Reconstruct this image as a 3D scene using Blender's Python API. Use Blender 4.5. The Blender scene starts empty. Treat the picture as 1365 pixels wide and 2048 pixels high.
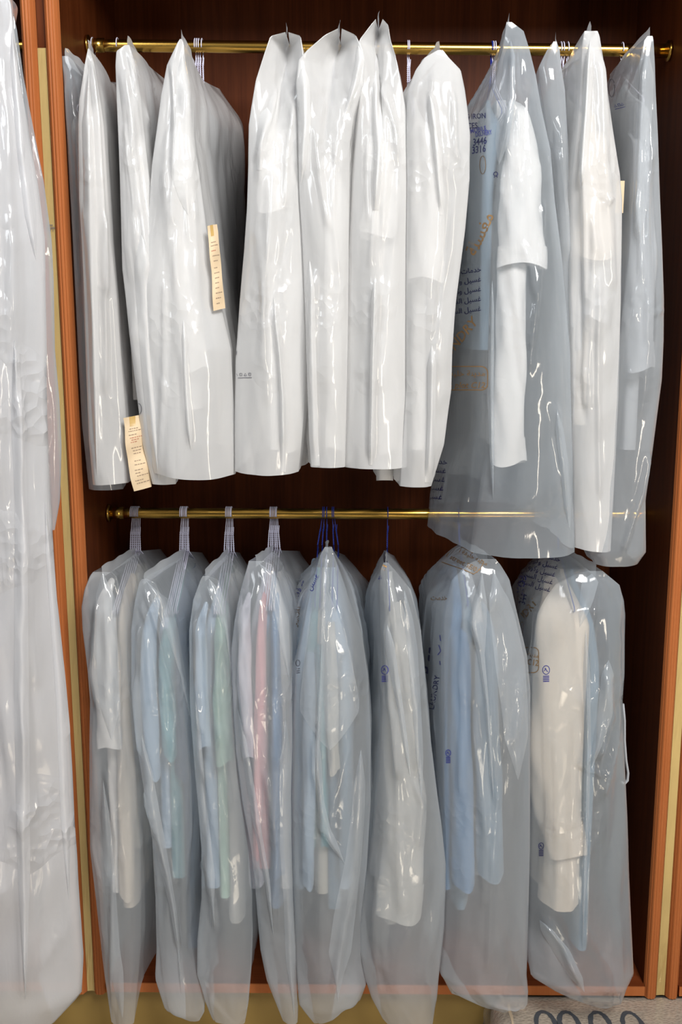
import bpy, math, random
import numpy as np
from mathutils import Vector
from mathutils.bvhtree import BVHTree
from mathutils.geometry import delaunay_2d_cdt

# ------------------------------------------------------------------ camera, light, exposure
SC = bpy.context.scene
COL = SC.collection
F_PX = 2000.0
PITCH, YAW, ROLL = math.radians(10.6), math.radians(0.75), -0.001
CAM = np.array([0.0, 0.0, 1.642])
fw = np.array([-math.sin(YAW)*math.cos(PITCH), math.cos(YAW)*math.cos(PITCH), -math.sin(PITCH)])
rt = np.array([math.cos(YAW), math.sin(YAW), 0.0])
up = np.cross(rt, fw)
rt, up = rt*math.cos(ROLL)+up*math.sin(ROLL), up*math.cos(ROLL)-rt*math.sin(ROLL)
cam = bpy.data.cameras.new('camera'); cam_o = bpy.data.objects.new('camera', cam); COL.objects.link(cam_o)
cam.sensor_fit = 'VERTICAL'; cam.sensor_height = 36.0; cam.lens = 36.0*F_PX/2048.0
cam.clip_start = 0.02
from mathutils import Matrix
cam_o.matrix_world = Matrix(((rt[0], up[0], -fw[0], CAM[0]), (rt[1], up[1], -fw[1], CAM[1]), (rt[2], up[2], -fw[2], CAM[2]), (0, 0, 0, 1)))
SC.camera = cam_o
SC.view_settings.view_transform = 'Standard'; SC.view_settings.look = 'None'
SC.view_settings.exposure = 0.0; SC.view_settings.gamma = 1.0; SC.view_settings.use_curve_mapping = False
SC.cycles.transparent_max_bounces = 32
SC.cycles.max_bounces = 5; SC.cycles.diffuse_bounces = 4; SC.cycles.glossy_bounces = 3
SC.cycles.use_adaptive_sampling = True; SC.cycles.adaptive_threshold = 0.03; SC.cycles.adaptive_min_samples = 16
SC.cycles.caustics_reflective = False; SC.cycles.caustics_refractive = False

world = bpy.data.worlds.new('room_light'); SC.world = world; world.use_nodes = True
bg = world.node_tree.nodes['Background']; bg.inputs[0].default_value = (0.80, 0.88, 1.0, 1); bg.inputs[1].default_value = 0.10

def area(name, loc, target, sx, sy, power, col):
    l = bpy.data.lights.new(name, 'AREA'); l.shape = 'RECTANGLE'; l.size = sx; l.size_y = sy; l.energy = power; l.color = col
    o = bpy.data.objects.new(name, l); COL.objects.link(o); o.location = loc
    o.rotation_euler = (Vector(target)-Vector(loc)).to_track_quat('-Z', 'Y').to_euler()
    return o
area('shop_window_light', (0.9, -0.5, 3.25), (0.0, 2.1, 1.75), 1.0, 1.0, 114, (1.0, 0.985, 0.96))
area('left_fill_light', (-1.2, 0.2, 2.9), (-0.1, 2.1, 1.7), 0.35, 1.6, 14, (0.90, 0.95, 1.0))  # fill lamp added at upper left, not a fitting of the shop
area('low_door_light', (2.1, -1.6, 1.2), (0.1, 2.1, 0.7), 0.28, 1.5, 27, (1.0, 0.88, 0.72))

def sunbeam(name, loc, target, deg, power, col):
    l = bpy.data.lights.new(name, 'SPOT'); l.energy = power; l.color = col; l.spot_size = math.radians(deg); l.spot_blend = 0.15; l.shadow_soft_size = 0.03
    o = bpy.data.objects.new(name, l); COL.objects.link(o); o.location = loc
    o.rotation_euler = (Vector(target)-Vector(loc)).to_track_quat('-Z', 'Y').to_euler()
# sun falling through the shop door onto the floor in front of the wardrobe
sunbeam('door_sunbeam', (1.6, -2.4, 2.6), (0.62, 0.55, 0), 6, 6500, (1.0, 0.90, 0.74))
sunbeam('door_sunbeam', (1.0, -2.6, 2.6), (-0.35, 0.2, 0), 4.5, 5200, (1.0, 0.90, 0.74))
def P(px, py, Y):
    """point of the place seen at a pixel, on the plane y = Y"""
    d = fw + rt*((px-682.5)/F_PX) + up*((1024.0-py)/F_PX)
    return CAM + d*(Y/d[1])
def PIX(p):
    q = np.asarray(p, float) - CAM
    z = q @ fw
    return 682.5 + F_PX*(q @ rt)/z, 1024.0 - F_PX*(q @ up)/z

Y_FRONT, Y_ROD, Y_BACK = 2.057, 2.27, 2.55

# ------------------------------------------------------------------ helpers
def link(o, parent=None):
    COL.objects.link(o)
    if parent is not None:
        o.parent = parent
    return o
def tag(o, label, cat, group=None, kind=None):
    o['label'] = label; o['category'] = cat
    if group: o['group'] = group
    if kind: o['kind'] = kind
    return o
def root(name, loc, label, cat, group=None):
    o = bpy.data.objects.new(name, None); o.empty_display_size = 0.05; o.location = loc; COL.objects.link(o)
    return tag(o, label, cat, group)
def mesh_obj(name, verts, faces, mat, parent=None, smooth=True):
    me = bpy.data.meshes.new(name)
    V = [tuple(map(float, v)) for v in verts]
    if parent is not None:
        L = parent_loc(parent)
        V = [(v[0]-L[0], v[1]-L[1], v[2]-L[2]) for v in V]
    me.from_pydata(V, [], [tuple(map(int, f)) for f in faces]); me.update()
    if mat: me.materials.append(mat)
    if smooth: me.polygons.foreach_set('use_smooth', [True]*len(me.polygons))
    o = bpy.data.objects.new(name, me)
    return link(o, parent)
def parent_loc(p):
    L = Vector((0, 0, 0))
    while p is not None:
        L += p.location; p = p.parent
    return L
class MB:
    def __init__(s): s.v = []; s.f = []
    def box(s, a, b):
        n = len(s.v); (x0, y0, z0), (x1, y1, z1) = a, b
        s.v += [(x0,y0,z0),(x1,y0,z0),(x1,y1,z0),(x0,y1,z0),(x0,y0,z1),(x1,y0,z1),(x1,y1,z1),(x0,y1,z1)]
        s.f += [tuple(n+i for i in q) for q in ((0,3,2,1),(4,5,6,7),(0,1,5,4),(1,2,6,5),(2,3,7,6),(3,0,4,7))]
        return s
    def grid(s, A, closed=False):
        A = np.asarray(A, float); r, c = A.shape[:2]; n = len(s.v)
        s.v += [tuple(p) for p in A.reshape(-1, 3)]
        cc = c if closed else c-1
        for i in range(r-1):
            for j in range(cc):
                k = (j+1) % c
                s.f.append((n+i*c+j, n+i*c+k, n+(i+1)*c+k, n+(i+1)*c+j))
        return s
    def cap(s, idx): s.f.append(tuple(idx)); return s
    def tube(s, pts, rad, seg=8, caps=True, sy=1.0):
        pts = np.asarray(pts, float); n = len(pts)
        rad = np.broadcast_to(np.asarray(rad, float), (n,))
        t = np.gradient(pts, axis=0); t /= np.linalg.norm(t, axis=1)[:, None]+1e-12
        ref = np.array([1.0, 0.0, 0.0])
        if abs(t[0] @ ref) > 0.9: ref = np.array([0.0, 1.0, 0.0])
        A = np.zeros((n, seg, 3)); u = ref
        for i in range(n):
            u = u - t[i]*(u @ t[i]); u /= np.linalg.norm(u)
            w = np.cross(t[i], u)
            for j in range(seg):
                a = 2*math.pi*j/seg
                A[i, j] = pts[i] + rad[i]*(u*math.cos(a) + w*math.sin(a)*sy)
        b = len(s.v); s.grid(A, True)
        if caps:
            s.cap([b+j for j in range(seg)][::-1]); s.cap([b+(n-1)*seg+j for j in range(seg)])
        return s
    def prism(s, prof, z0, z1):
        """profile in the x-y plane pushed from z0 to z1"""
        n = len(s.v); k = len(prof)
        s.v += [(x, y, z0) for x, y in prof] + [(x, y, z1) for x, y in prof]
        for i in range(k):
            j = (i+1) % k
            s.f.append((n+i, n+j, n+k+j, n+k+i))
        s.cap([n+i for i in range(k)][::-1]); s.cap([n+k+i for i in range(k)])
        return s
    def build(s, name, mat, parent=None, smooth=False):
        return mesh_obj(name, s.v, s.f, mat, parent, smooth)

# ------------------------------------------------------------------ materials
def new_mat(name):
    m = bpy.data.materials.new(name); m.use_nodes = True
    nt = m.node_tree; nt.nodes.clear()
    out = nt.nodes.new('ShaderNodeOutputMaterial')
    return m, nt, out
def N(nt, t, **kw):
    n = nt.nodes.new(t)
    for k, v in kw.items():
        if k.startswith('i_'):
            key = k[2:]
            key = int(key) if key.isdigit() else key.replace('_', ' ')
            n.inputs[key].default_value = v
        else: setattr(n, k, v)
    return n
def principled(name, col, rough=0.5, metal=0.0, sheen=0.0, spec=0.5, var=0.0, scale=(20, 20, 20), bump=0.0, bscale=80.0):
    m, nt, out = new_mat(name); L = nt.links.new
    p = N(nt, 'ShaderNodeBsdfPrincipled'); L(p.outputs[0], out.inputs[0])
    p.inputs['Base Color'].default_value = (*col, 1); p.inputs['Roughness'].default_value = rough
    p.inputs['Metallic'].default_value = metal; p.inputs['Specular IOR Level'].default_value = spec
    if sheen: p.inputs['Sheen Weight'].default_value = sheen
    tc = N(nt, 'ShaderNodeTexCoord')
    if var:
        mp = N(nt, 'ShaderNodeMapping'); mp.inputs['Scale'].default_value = scale; L(tc.outputs['Object'], mp.inputs[0])
        nz = N(nt, 'ShaderNodeTexNoise', i_Scale=1.0, i_Detail=4.0); L(mp.outputs[0], nz.inputs['Vector'])
        rp = N(nt, 'ShaderNodeMix', data_type='RGBA'); L(nz.outputs[0], rp.inputs[0])
        rp.inputs[6].default_value = (*[c*(1-var) for c in col], 1); rp.inputs[7].default_value = (*[min(1, c*(1+var)) for c in col], 1)
        L(rp.outputs[2], p.inputs['Base Color'])
    if bump:
        nz = N(nt, 'ShaderNodeTexNoise', i_Scale=bscale, i_Detail=3.0); L(tc.outputs['Object'], nz.inputs['Vector'])
        b = N(nt, 'ShaderNodeBump', i_Strength=bump, i_Distance=0.002); L(nz.outputs[0], b.inputs['Height']); L(b.outputs[0], p.inputs['Normal'])
    return m
def wood(name, dark, light, rough, axis='z'):
    m, nt, out = new_mat(name); L = nt.links.new
    p = N(nt, 'ShaderNodeBsdfPrincipled', i_Roughness=rough); L(p.outputs[0], out.inputs[0]); p.inputs['Specular IOR Level'].default_value = 0.10
    tc = N(nt, 'ShaderNodeTexCoord'); mp = N(nt, 'ShaderNodeMapping'); L(tc.outputs['Object'], mp.inputs[0])
    mp.inputs['Scale'].default_value = (38, 38, 1.6) if axis == 'z' else (1.6, 38, 38)
    n1 = N(nt, 'ShaderNodeTexNoise', i_Scale=1.0, i_Detail=6.0, i_Roughness=0.6, i_Distortion=0.6); L(mp.outputs[0], n1.inputs['Vector'])
    mp2 = N(nt, 'ShaderNodeMapping'); L(tc.outputs['Object'], mp2.inputs[0])
    mp2.inputs['Scale'].default_value = (220, 220, 7) if axis == 'z' else (7, 220, 220)
    n2 = N(nt, 'ShaderNodeTexNoise', i_Scale=1.0, i_Detail=3.0); L(mp2.outputs[0], n2.inputs['Vector'])
    ad = N(nt, 'ShaderNodeMath', operation='MULTIPLY_ADD'); ad.inputs[1].default_value = 0.45
    L(n2.outputs[0], ad.inputs[0]); L(n1.outputs[0], ad.inputs[2])
    rp = N(nt, 'ShaderNodeValToRGB'); L(ad.outputs[0], rp.inputs[0])
    rp.color_ramp.elements[0].position = 0.48; rp.color_ramp.elements[0].color = (*dark, 1)
    rp.color_ramp.elements[1].position = 0.95; rp.color_ramp.elements[1].color = (*light, 1)
    L(rp.outputs[0], p.inputs['Base Color'])
    return m
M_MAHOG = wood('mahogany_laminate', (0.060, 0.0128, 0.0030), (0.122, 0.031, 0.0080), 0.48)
M_MAHOG_X = wood('mahogany_laminate_shelf', (0.13, 0.030, 0.009), (0.22, 0.052, 0.016), 0.30, 'x')
M_TRIM = wood('cherry_edge_trim', (0.41, 0.125, 0.038), (0.47, 0.155, 0.050), 0.38)
M_BRASS = principled('brushed_brass', (0.62, 0.36, 0.075), 0.22, 1.0, var=0.18, scale=(3, 90, 90))
M_GOLD = principled('gold_mirror_sheet', (0.66, 0.49, 0.20), 0.24, 0.35, var=0.2, scale=(20, 20, 6), bump=0.15, bscale=24)
M_GOLDWALL = principled('gold_painted_board', (0.34, 0.22, 0.06), 0.5, 0.1, var=0.15, scale=(4, 4, 9))
M_FLOOR = principled('grey_floor_tile', (0.52, 0.48, 0.42), 0.45, var=0.1)
M_WALL = principled('cream_wall_paint', (0.55, 0.50, 0.38), 0.7, var=0.05)
M_WIRE = principled('lavender_coated_wire', (0.80, 0.78, 0.93), 0.35)
M_BLUEWIRE = principled('blue_coated_wire', (0.02, 0.045, 0.34), 0.32)
M_PAPER = principled('cream_receipt_paper', (0.72, 0.56, 0.37), 0.8, var=0.08, scale=(30, 30, 12))
M_TAPE = principled('amber_tape', (0.55, 0.36, 0.12), 0.35)
M_INK = principled('faded_ink', (0.30, 0.22, 0.16), 0.8)
M_REDINK = principled('faded_red_ink', (0.50, 0.20, 0.13), 0.8)
M_STEEL = principled('steel_staple', (0.25, 0.25, 0.27), 0.35, 1.0)
M_TAN = principled('tan_print', (0.50, 0.29, 0.12), 0.55)
M_BROWN = principled('brown_print', (0.22, 0.13, 0.055), 0.55)
M_NAVY = principled('navy_print', (0.018, 0.022, 0.12), 0.5)
M_BLUEPRINT = principled('blue_print', (0.05, 0.055, 0.30), 0.5)
M_GREYPRINT = principled('grey_print', (0.12, 0.12, 0.15), 0.5)

def film(name, col, alpha, rough=0.10, spec=1.0, bump=0.35, edge=0.30, crink=1.0):
    """thin frosted polythene: scattering film over a clear base, glossy skin"""
    m, nt, out = new_mat(name); L = nt.links.new
    tc = N(nt, 'ShaderNodeTexCoord')
    mp = N(nt, 'ShaderNodeMapping'); mp.inputs['Scale'].default_value = (1, 1, 0.28); L(tc.outputs['Object'], mp.inputs[0])
    # long soft wrinkles plus patches of fine crinkle
    n1 = N(nt, 'ShaderNodeTexNoise', i_Scale=22.0, i_Detail=3.0, i_Roughness=0.5, i_Distortion=0.8); L(mp.outputs[0], n1.inputs['Vector'])
    r1 = N(nt, 'ShaderNodeMath', operation='SUBTRACT', i_1=0.5); L(n1.outputs[0], r1.inputs[0])
    a0 = N(nt, 'ShaderNodeMath', operation='ABSOLUTE'); L(r1.outputs[0], a0.inputs[0])
    a1 = N(nt, 'ShaderNodeMath', operation='MULTIPLY', i_1=0.30); L(a0.outputs[0], a1.inputs[0])
    v2 = N(nt, 'ShaderNodeTexVoronoi', i_Scale=42.0); v2.feature = 'F1'; v2.inputs['Randomness'].default_value = 1.0; L(tc.outputs['Object'], v2.inputs['Vector'])
    n3 = N(nt, 'ShaderNodeTexNoise', i_Scale=7.0, i_Detail=1.0); L(tc.outputs['Object'], n3.inputs['Vector'])
    mk = N(nt, 'ShaderNodeMapRange', i_1=0.60, i_2=0.70, i_3=0.0, i_4=0.70*crink); L(n3.outputs[0], mk.inputs[0])
    pm = N(nt, 'ShaderNodeMath', operation='MULTIPLY'); L(v2.outputs['Distance'], pm.inputs[0]); L(mk.outputs[0], pm.inputs[1])
    ad = N(nt, 'ShaderNodeMath', operation='ADD'); L(a1.outputs[0], ad.inputs[0]); L(pm.outputs[0], ad.inputs[1])
    bp = N(nt, 'ShaderNodeBump', i_Strength=bump, i_Distance=0.012); L(ad.outputs[0], bp.inputs['Height'])
    df = N(nt, 'ShaderNodeBsdfDiffuse'); df.inputs[0].default_value = (*col, 1)
    tl = N(nt, 'ShaderNodeBsdfTranslucent'); tl.inputs[0].default_value = (*col, 1)
    L(bp.outputs[0], df.inputs['Normal']); L(bp.outputs[0], tl.inputs['Normal'])
    sc = N(nt, 'ShaderNodeMixShader', i_0=0.28); L(df.outputs[0], sc.inputs[1]); L(tl.outputs[0], sc.inputs[2])
    tr = N(nt, 'ShaderNodeBsdfTransparent')
    lw = N(nt, 'ShaderNodeLayerWeight', i_0=0.5)
    pw = N(nt, 'ShaderNodeMath', operation='POWER', i_1=2.5); L(lw.outputs['Facing'], pw.inputs[0])
    al = N(nt, 'ShaderNodeMath', operation='MULTIPLY_ADD', i_1=edge, i_2=alpha, use_clamp=True); L(pw.outputs[0], al.inputs[0])
    mx = N(nt, 'ShaderNodeMixShader'); L(al.outputs[0], mx.inputs[0]); L(tr.outputs[0], mx.inputs[1]); L(sc.outputs[0], mx.inputs[2])
    gl = N(nt, 'ShaderNodeBsdfGlossy', i_1=rough); gl.inputs[0].default_value = (1, 1, 1, 1); L(bp.outputs[0], gl.inputs['Normal'])
    lb = N(nt, 'ShaderNodeLayerWeight', i_0=0.5); L(bp.outputs[0], lb.inputs['Normal'])
    p5 = N(nt, 'ShaderNodeMath', operation='POWER', i_1=4.0); L(lb.outputs['Facing'], p5.inputs[0])
    fr = N(nt, 'ShaderNodeMath', operation='MULTIPLY_ADD', i_1=0.5*spec, i_2=0.045*spec, use_clamp=True); L(p5.outputs[0], fr.inputs[0])
    m2 = N(nt, 'ShaderNodeMixShader'); L(fr.outputs[0], m2.inputs[0]); L(mx.outputs[0], m2.inputs[1]); L(gl.outputs[0], m2.inputs[2])
    L(m2.outputs[0], out.inputs[0])
    return m
M_MILKY = film('milky_polythene', (0.94, 0.94, 0.94), 0.68, 0.13)
M_FROST = film('frosted_polythene', (0.75, 0.80, 0.85), 0.36, 0.08)
M_CLEAR = film('printed_clear_polythene', (0.73, 0.80, 0.865), 0.31, 0.085)
M_SEAM = film('doubled_polythene_seam', (0.93, 0.94, 0.95), 0.80, 0.12, bump=0.1)
M_LIP = film('frosted_polythene_lip', (0.83, 0.87, 0.91), 0.55, 0.12, bump=0.1)
M_CRINK = film('crinkled_milky_polythene', (0.90, 0.90, 0.92), 0.64, 0.11, crink=1.8, bump=0.5)
M_WRAP = film('clear_wrapping', (0.9, 0.9, 0.9), 0.02, 0.10, edge=0.25, bump=0.2)

_cloth = {}
def cloth(col):
    k = tuple(col)
    if k not in _cloth:
        _cloth[k] = principled('cloth_%d' % len(_cloth), col, 0.9, sheen=0.15, spec=0.2, var=0.06, scale=(25, 25, 8), bump=0.3, bscale=60)
    return _cloth[k]
WHITE, CREAM, BEIGE = (0.84, 0.82, 0.80), (0.80, 0.70, 0.58), (0.56, 0.52, 0.44)
PINK, MINT, TEAL = (0.74, 0.36, 0.38), (0.40, 0.60, 0.48), (0.16, 0.36, 0.40)
BLUE, NAVY, PALEBLUE, GREYBLUE = (0.11, 0.24, 0.44), (0.025, 0.06, 0.13), (0.38, 0.50, 0.64), (0.17, 0.25, 0.33)
LAV, GREY, GREIGE = (0.66, 0.64, 0.72), (0.45, 0.47, 0.50), (0.50, 0.48, 0.44)

# ------------------------------------------------------------------ the setting
XL = P(118, 0, Y_FRONT)[0]*0.5 + P(209, 2000, Y_FRONT)[0]*0.5       # inner faces of the middle wardrobe
XR = P(1292, 1974, Y_FRONT)[0]
T_PAN = 0.030
Z_TOP, Z_BOT, Z_SHELF = 2.44, P(1250, 1998, Y_FRONT)[2], P(1200, 1976, Y_FRONT)[2]
o = MB().box((-3.0, Y_BACK+0.06, 0), (3.0, Y_BACK+0.16, 2.9)).build('wall_back', M_WALL); o['kind'] = 'structure'
o = MB().box((-3.0, -3.0, -0.1), (3.0, Y_BACK+0.16, 0)).build('floor', M_FLOOR); o['kind'] = 'structure'

def edge_profile(x0, x1, yf, depth=0.016, n=40):
    """rounded nose with three reeds"""
    pr = []
    for i in range(n+1):
        u = i/n; x = x0+(x1-x0)*u
        nose = depth*(1-abs(2*u-1)**3.2)
        reed = 0.0016*abs(math.cos(u*math.pi*4)) if 0.12 < u < 0.88 else 0.0016
        pr.append((x, yf+depth-nose-reed+0.0016))
    return [(x1, yf+depth+0.002)] + pr[::-1] + [(x0, yf+depth+0.002)]
def side_panel(x0, x1, parent, chip=False):
    sp = MB().box((x0, Y_FRONT+0.0165, Z_BOT), (x1, Y_BACK, Z_TOP)).build('side_panel', M_MAHOG, parent)
    MB().prism(edge_profile(x0, x1, Y_FRONT), Z_BOT, Z_TOP).build('edge_trim', M_TRIM, sp, smooth=False)
    return sp
def rod(x0, x1, z0, z1, y, parent, right=0.038):
    n = 24
    pts = [(x0+(x1-x0)*i/n, y, z0+(z1-z0)*i/n) for i in range(n+1)]
    r = MB().tube(pts, 0.0125, 20).build('rod', M_BRASS, parent, smooth=True)
    for xa, s, za in ((x0, 1, z0), (x1, -1, z1)):
        MB().tube([(xa+s*0.0005, y, za), (xa+s*0.006, y, za)], 0.021, 20).build('flange', M_BRASS, r, smooth=True)
        MB().tube([(xa+s*0.006, y, za), (xa+s*(0.038 if s > 0 else right), y, za)], 0.0146, 20).build('socket', M_BRASS, r, smooth=True)
    return r

zr_l, zr_r = P(207, 1026, Y_ROD)[2], P(1180, 1029, Y_ROD)[2]
zu_l, zu_r = P(172, 91, Y_ROD)[2], P(1265, 102, Y_ROD)[2]
W = root('wardrobe', (0.05, 2.3, Z_BOT), 'open mahogany wardrobe in the middle with two brass rails of bagged clothes', 'wardrobe')
side_panel(XL-T_PAN, XL, W); side_panel(XR, XR+T_PAN, W)
MB().box((XL-T_PAN, Y_BACK, Z_BOT), (XR+T_PAN, Y_BACK+0.012, Z_TOP)).build('back_panel', M_MAHOG, W)
MB().box((XL, Y_FRONT+0.002, Z_TOP-0.03), (XR, Y_BACK, Z_TOP)).build('top_panel', M_MAHOG, W)
sh = MB().box((XL, Y_FRONT+0.006, Z_BOT+0.006), (XR, Y_BACK, Z_SHELF)).build('bottom_shelf', M_MAHOG_X, W)
sh['label'] = 'red-brown bottom shelf'
MB().box((XL, Y_FRONT+0.003, Z_BOT+0.006), (XR, Y_FRONT+0.006, Z_SHELF+0.0005)).build('edge_strip', M_TRIM, sh)
MB().box((XL-T_PAN, Y_FRONT+0.045, 0.0), (XR+T_PAN, Y_FRONT+0.065, Z_BOT+0.004)).build('plinth', M_GOLDWALL, W)['label'] = 'gold plinth board'
rod(XL, XR, zu_l, zu_r, Y_ROD, W, XR-P(1254, 101, Y_ROD)[0]); rod(XL, XR, zr_l, zr_r, Y_ROD, W)

# the gold strips and the neighbouring wardrobes
SW = 0.0165
def filler(xa, xb, label):
    t = root('filler_strip', ((xa+xb)/2, Y_FRONT+0.02, Z_BOT), label, 'filler strip')
    n = 60; A = []
    rnd = random.Random(5)
    for i in range(n+1):
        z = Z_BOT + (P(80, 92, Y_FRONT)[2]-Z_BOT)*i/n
        row = []
        for j in range(5):
            x = xa+(xb-xa)*j/4
            cr = 0.0022*rnd.uniform(-1, 1)*max(0.12, 1-(z-Z_BOT)/0.16) if 0 < j < 4 else 0
            row.append((x, Y_FRONT+0.014+cr, z))
        A.append(row)
    MB().grid(A).build('gold_sheet', M_GOLD, t, smooth=False)['label'] = 'gold mirror sheet'
    MB().box((xa, Y_FRONT+0.018, Z_BOT), (xb, Y_FRONT+0.028, Z_TOP)).build('dark_reflection_backing', M_MAHOG, t)  # bare dark wood above the gold sheet stands in for a dark reflection
    return t
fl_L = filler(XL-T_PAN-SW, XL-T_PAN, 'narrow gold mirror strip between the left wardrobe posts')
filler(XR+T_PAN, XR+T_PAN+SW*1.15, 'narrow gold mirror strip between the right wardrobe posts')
xl2 = XL-T_PAN-SW; xr2 = XR+T_PAN+SW*1.15
WL = root('wardrobe', (xl2-0.5, 2.3, Z_BOT), 'neighbouring wardrobe cut off by the left edge behind big white bags', 'wardrobe')
side_panel(xl2-T_PAN, xl2, WL)
MB().box((xl2-1.2, Y_BACK, Z_BOT), (xl2, Y_BACK+0.012, Z_TOP)).build('back_panel', M_MAHOG, WL)
MB().box((xl2-1.2, Y_FRONT+0.002, Z_TOP-0.03), (xl2-T_PAN, Y_BACK, Z_TOP)).build('top_panel', M_MAHOG, WL)
shl = MB().box((xl2-1.2, Y_FRONT+0.006, Z_BOT+0.006), (xl2-T_PAN, Y_BACK, Z_SHELF)).build('bottom_shelf', M_MAHOG_X, WL)
MB().box((xl2-1.2, Y_FRONT+0.003, Z_BOT+0.006), (xl2-T_PAN, Y_FRONT+0.006, Z_SHELF+0.0005)).build('edge_strip', M_TRIM, shl)
MB().box((xl2-1.2, Y_FRONT+0.045, 0), (XL-T_PAN, Y_FRONT+0.065, Z_BOT+0.004)).build('plinth', M_GOLDWALL, WL)
rod(xl2-1.2, xl2-T_PAN, zu_l, zu_l, Y_ROD, WL)
WR = root('wardrobe', (xr2+0.5, 2.3, Z_BOT), 'neighbouring wardrobe at the right edge with only its orange post showing', 'wardrobe')
side_panel(xr2, xr2+T_PAN, WR)
MB().box((xr2, Y_BACK, Z_BOT), (xr2+1.0, Y_BACK+0.012, Z_TOP)).build('back_panel', M_MAHOG, WR)
shr = MB().box((xr2+T_PAN, Y_FRONT+0.006, Z_BOT+0.006), (xr2+1.0, Y_BACK, Z_SHELF)).build('bottom_shelf', M_MAHOG_X, WR)
MB().box((xr2+T_PAN, Y_FRONT+0.003, Z_BOT+0.006), (xr2+1.0, Y_FRONT+0.006, Z_SHELF+0.0005)).build('edge_strip', M_TRIM, shr)
MB().box((xr2, Y_FRONT+0.045, 0), (xr2+1.0, Y_FRONT+0.065, Z_BOT+0.004)).build('plinth', M_GOLDWALL, WR)

# ------------------------------------------------------------------ wire hangers
def hanger(hx, nx, rowz, zneck, mat, label, group, lean=0.0):
    """hook over the rod, twisted neck and triangular shoulders across the rod"""
    zr = rowz
    t = root('wire_hanger', (nx, Y_ROD, zr), label, 'hanger', group)
    R = 0.0155; a = np.linspace(math.radians(-20), math.radians(190), 16)
    hook = [(hx, Y_ROD + R*math.cos(q)*-1, zr + R*math.sin(q)) for q in a]        # over the rod
    pts = hook[:]
    e = hook[-1]
    zt = zr - (zr-zneck)*0.50
    for k in range(1, 7):
        u = k/6
        pts.append((hx+(nx-hx)*u*0.5, e[1]*(1-u)+Y_ROD*u, e[2]+(zt-e[2])*u))
    MB().tube(pts, 0.0011, 6).build('hook', mat, t, smooth=True)
    m = MB()
    tt = np.linspace(0, 1, 40)
    for ph in (0, math.pi):
        m.tube([(hx+(nx-hx)*(0.5+0.5*u)+0.0011*math.cos(ph+u*26), Y_ROD+0.0011*math.sin(ph+u*26), zt+(zneck-zt)*u) for u in tt], 0.0009, 6)
    m.tube([(hx+(nx-hx)*0.5+0.0022, Y_ROD, zt+0.012), (hx+(nx-hx)*0.5+0.0012, Y_ROD, zt-0.004)], 0.0009, 6)
    m.build('twisted_neck', mat, t, smooth=True)
    sh = [(nx, Y_ROD, zneck), (nx, Y_ROD-0.05, zneck-0.025), (nx, Y_ROD-0.185, zneck-0.088), (nx, Y_ROD-0.19, zneck-0.096), (nx, Y_ROD-0.18, zneck-0.10),
          (nx, Y_ROD+0.18, zneck-0.10), (nx, Y_ROD+0.19, zneck-0.096), (nx, Y_ROD+0.185, zneck-0.088), (nx, Y_ROD+0.05, zneck-0.025), (nx, Y_ROD, zneck)]
    MB().tube(sh, 0.0012, 6).build('shoulder_wire', mat, t, smooth=True)
    return t

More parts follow.
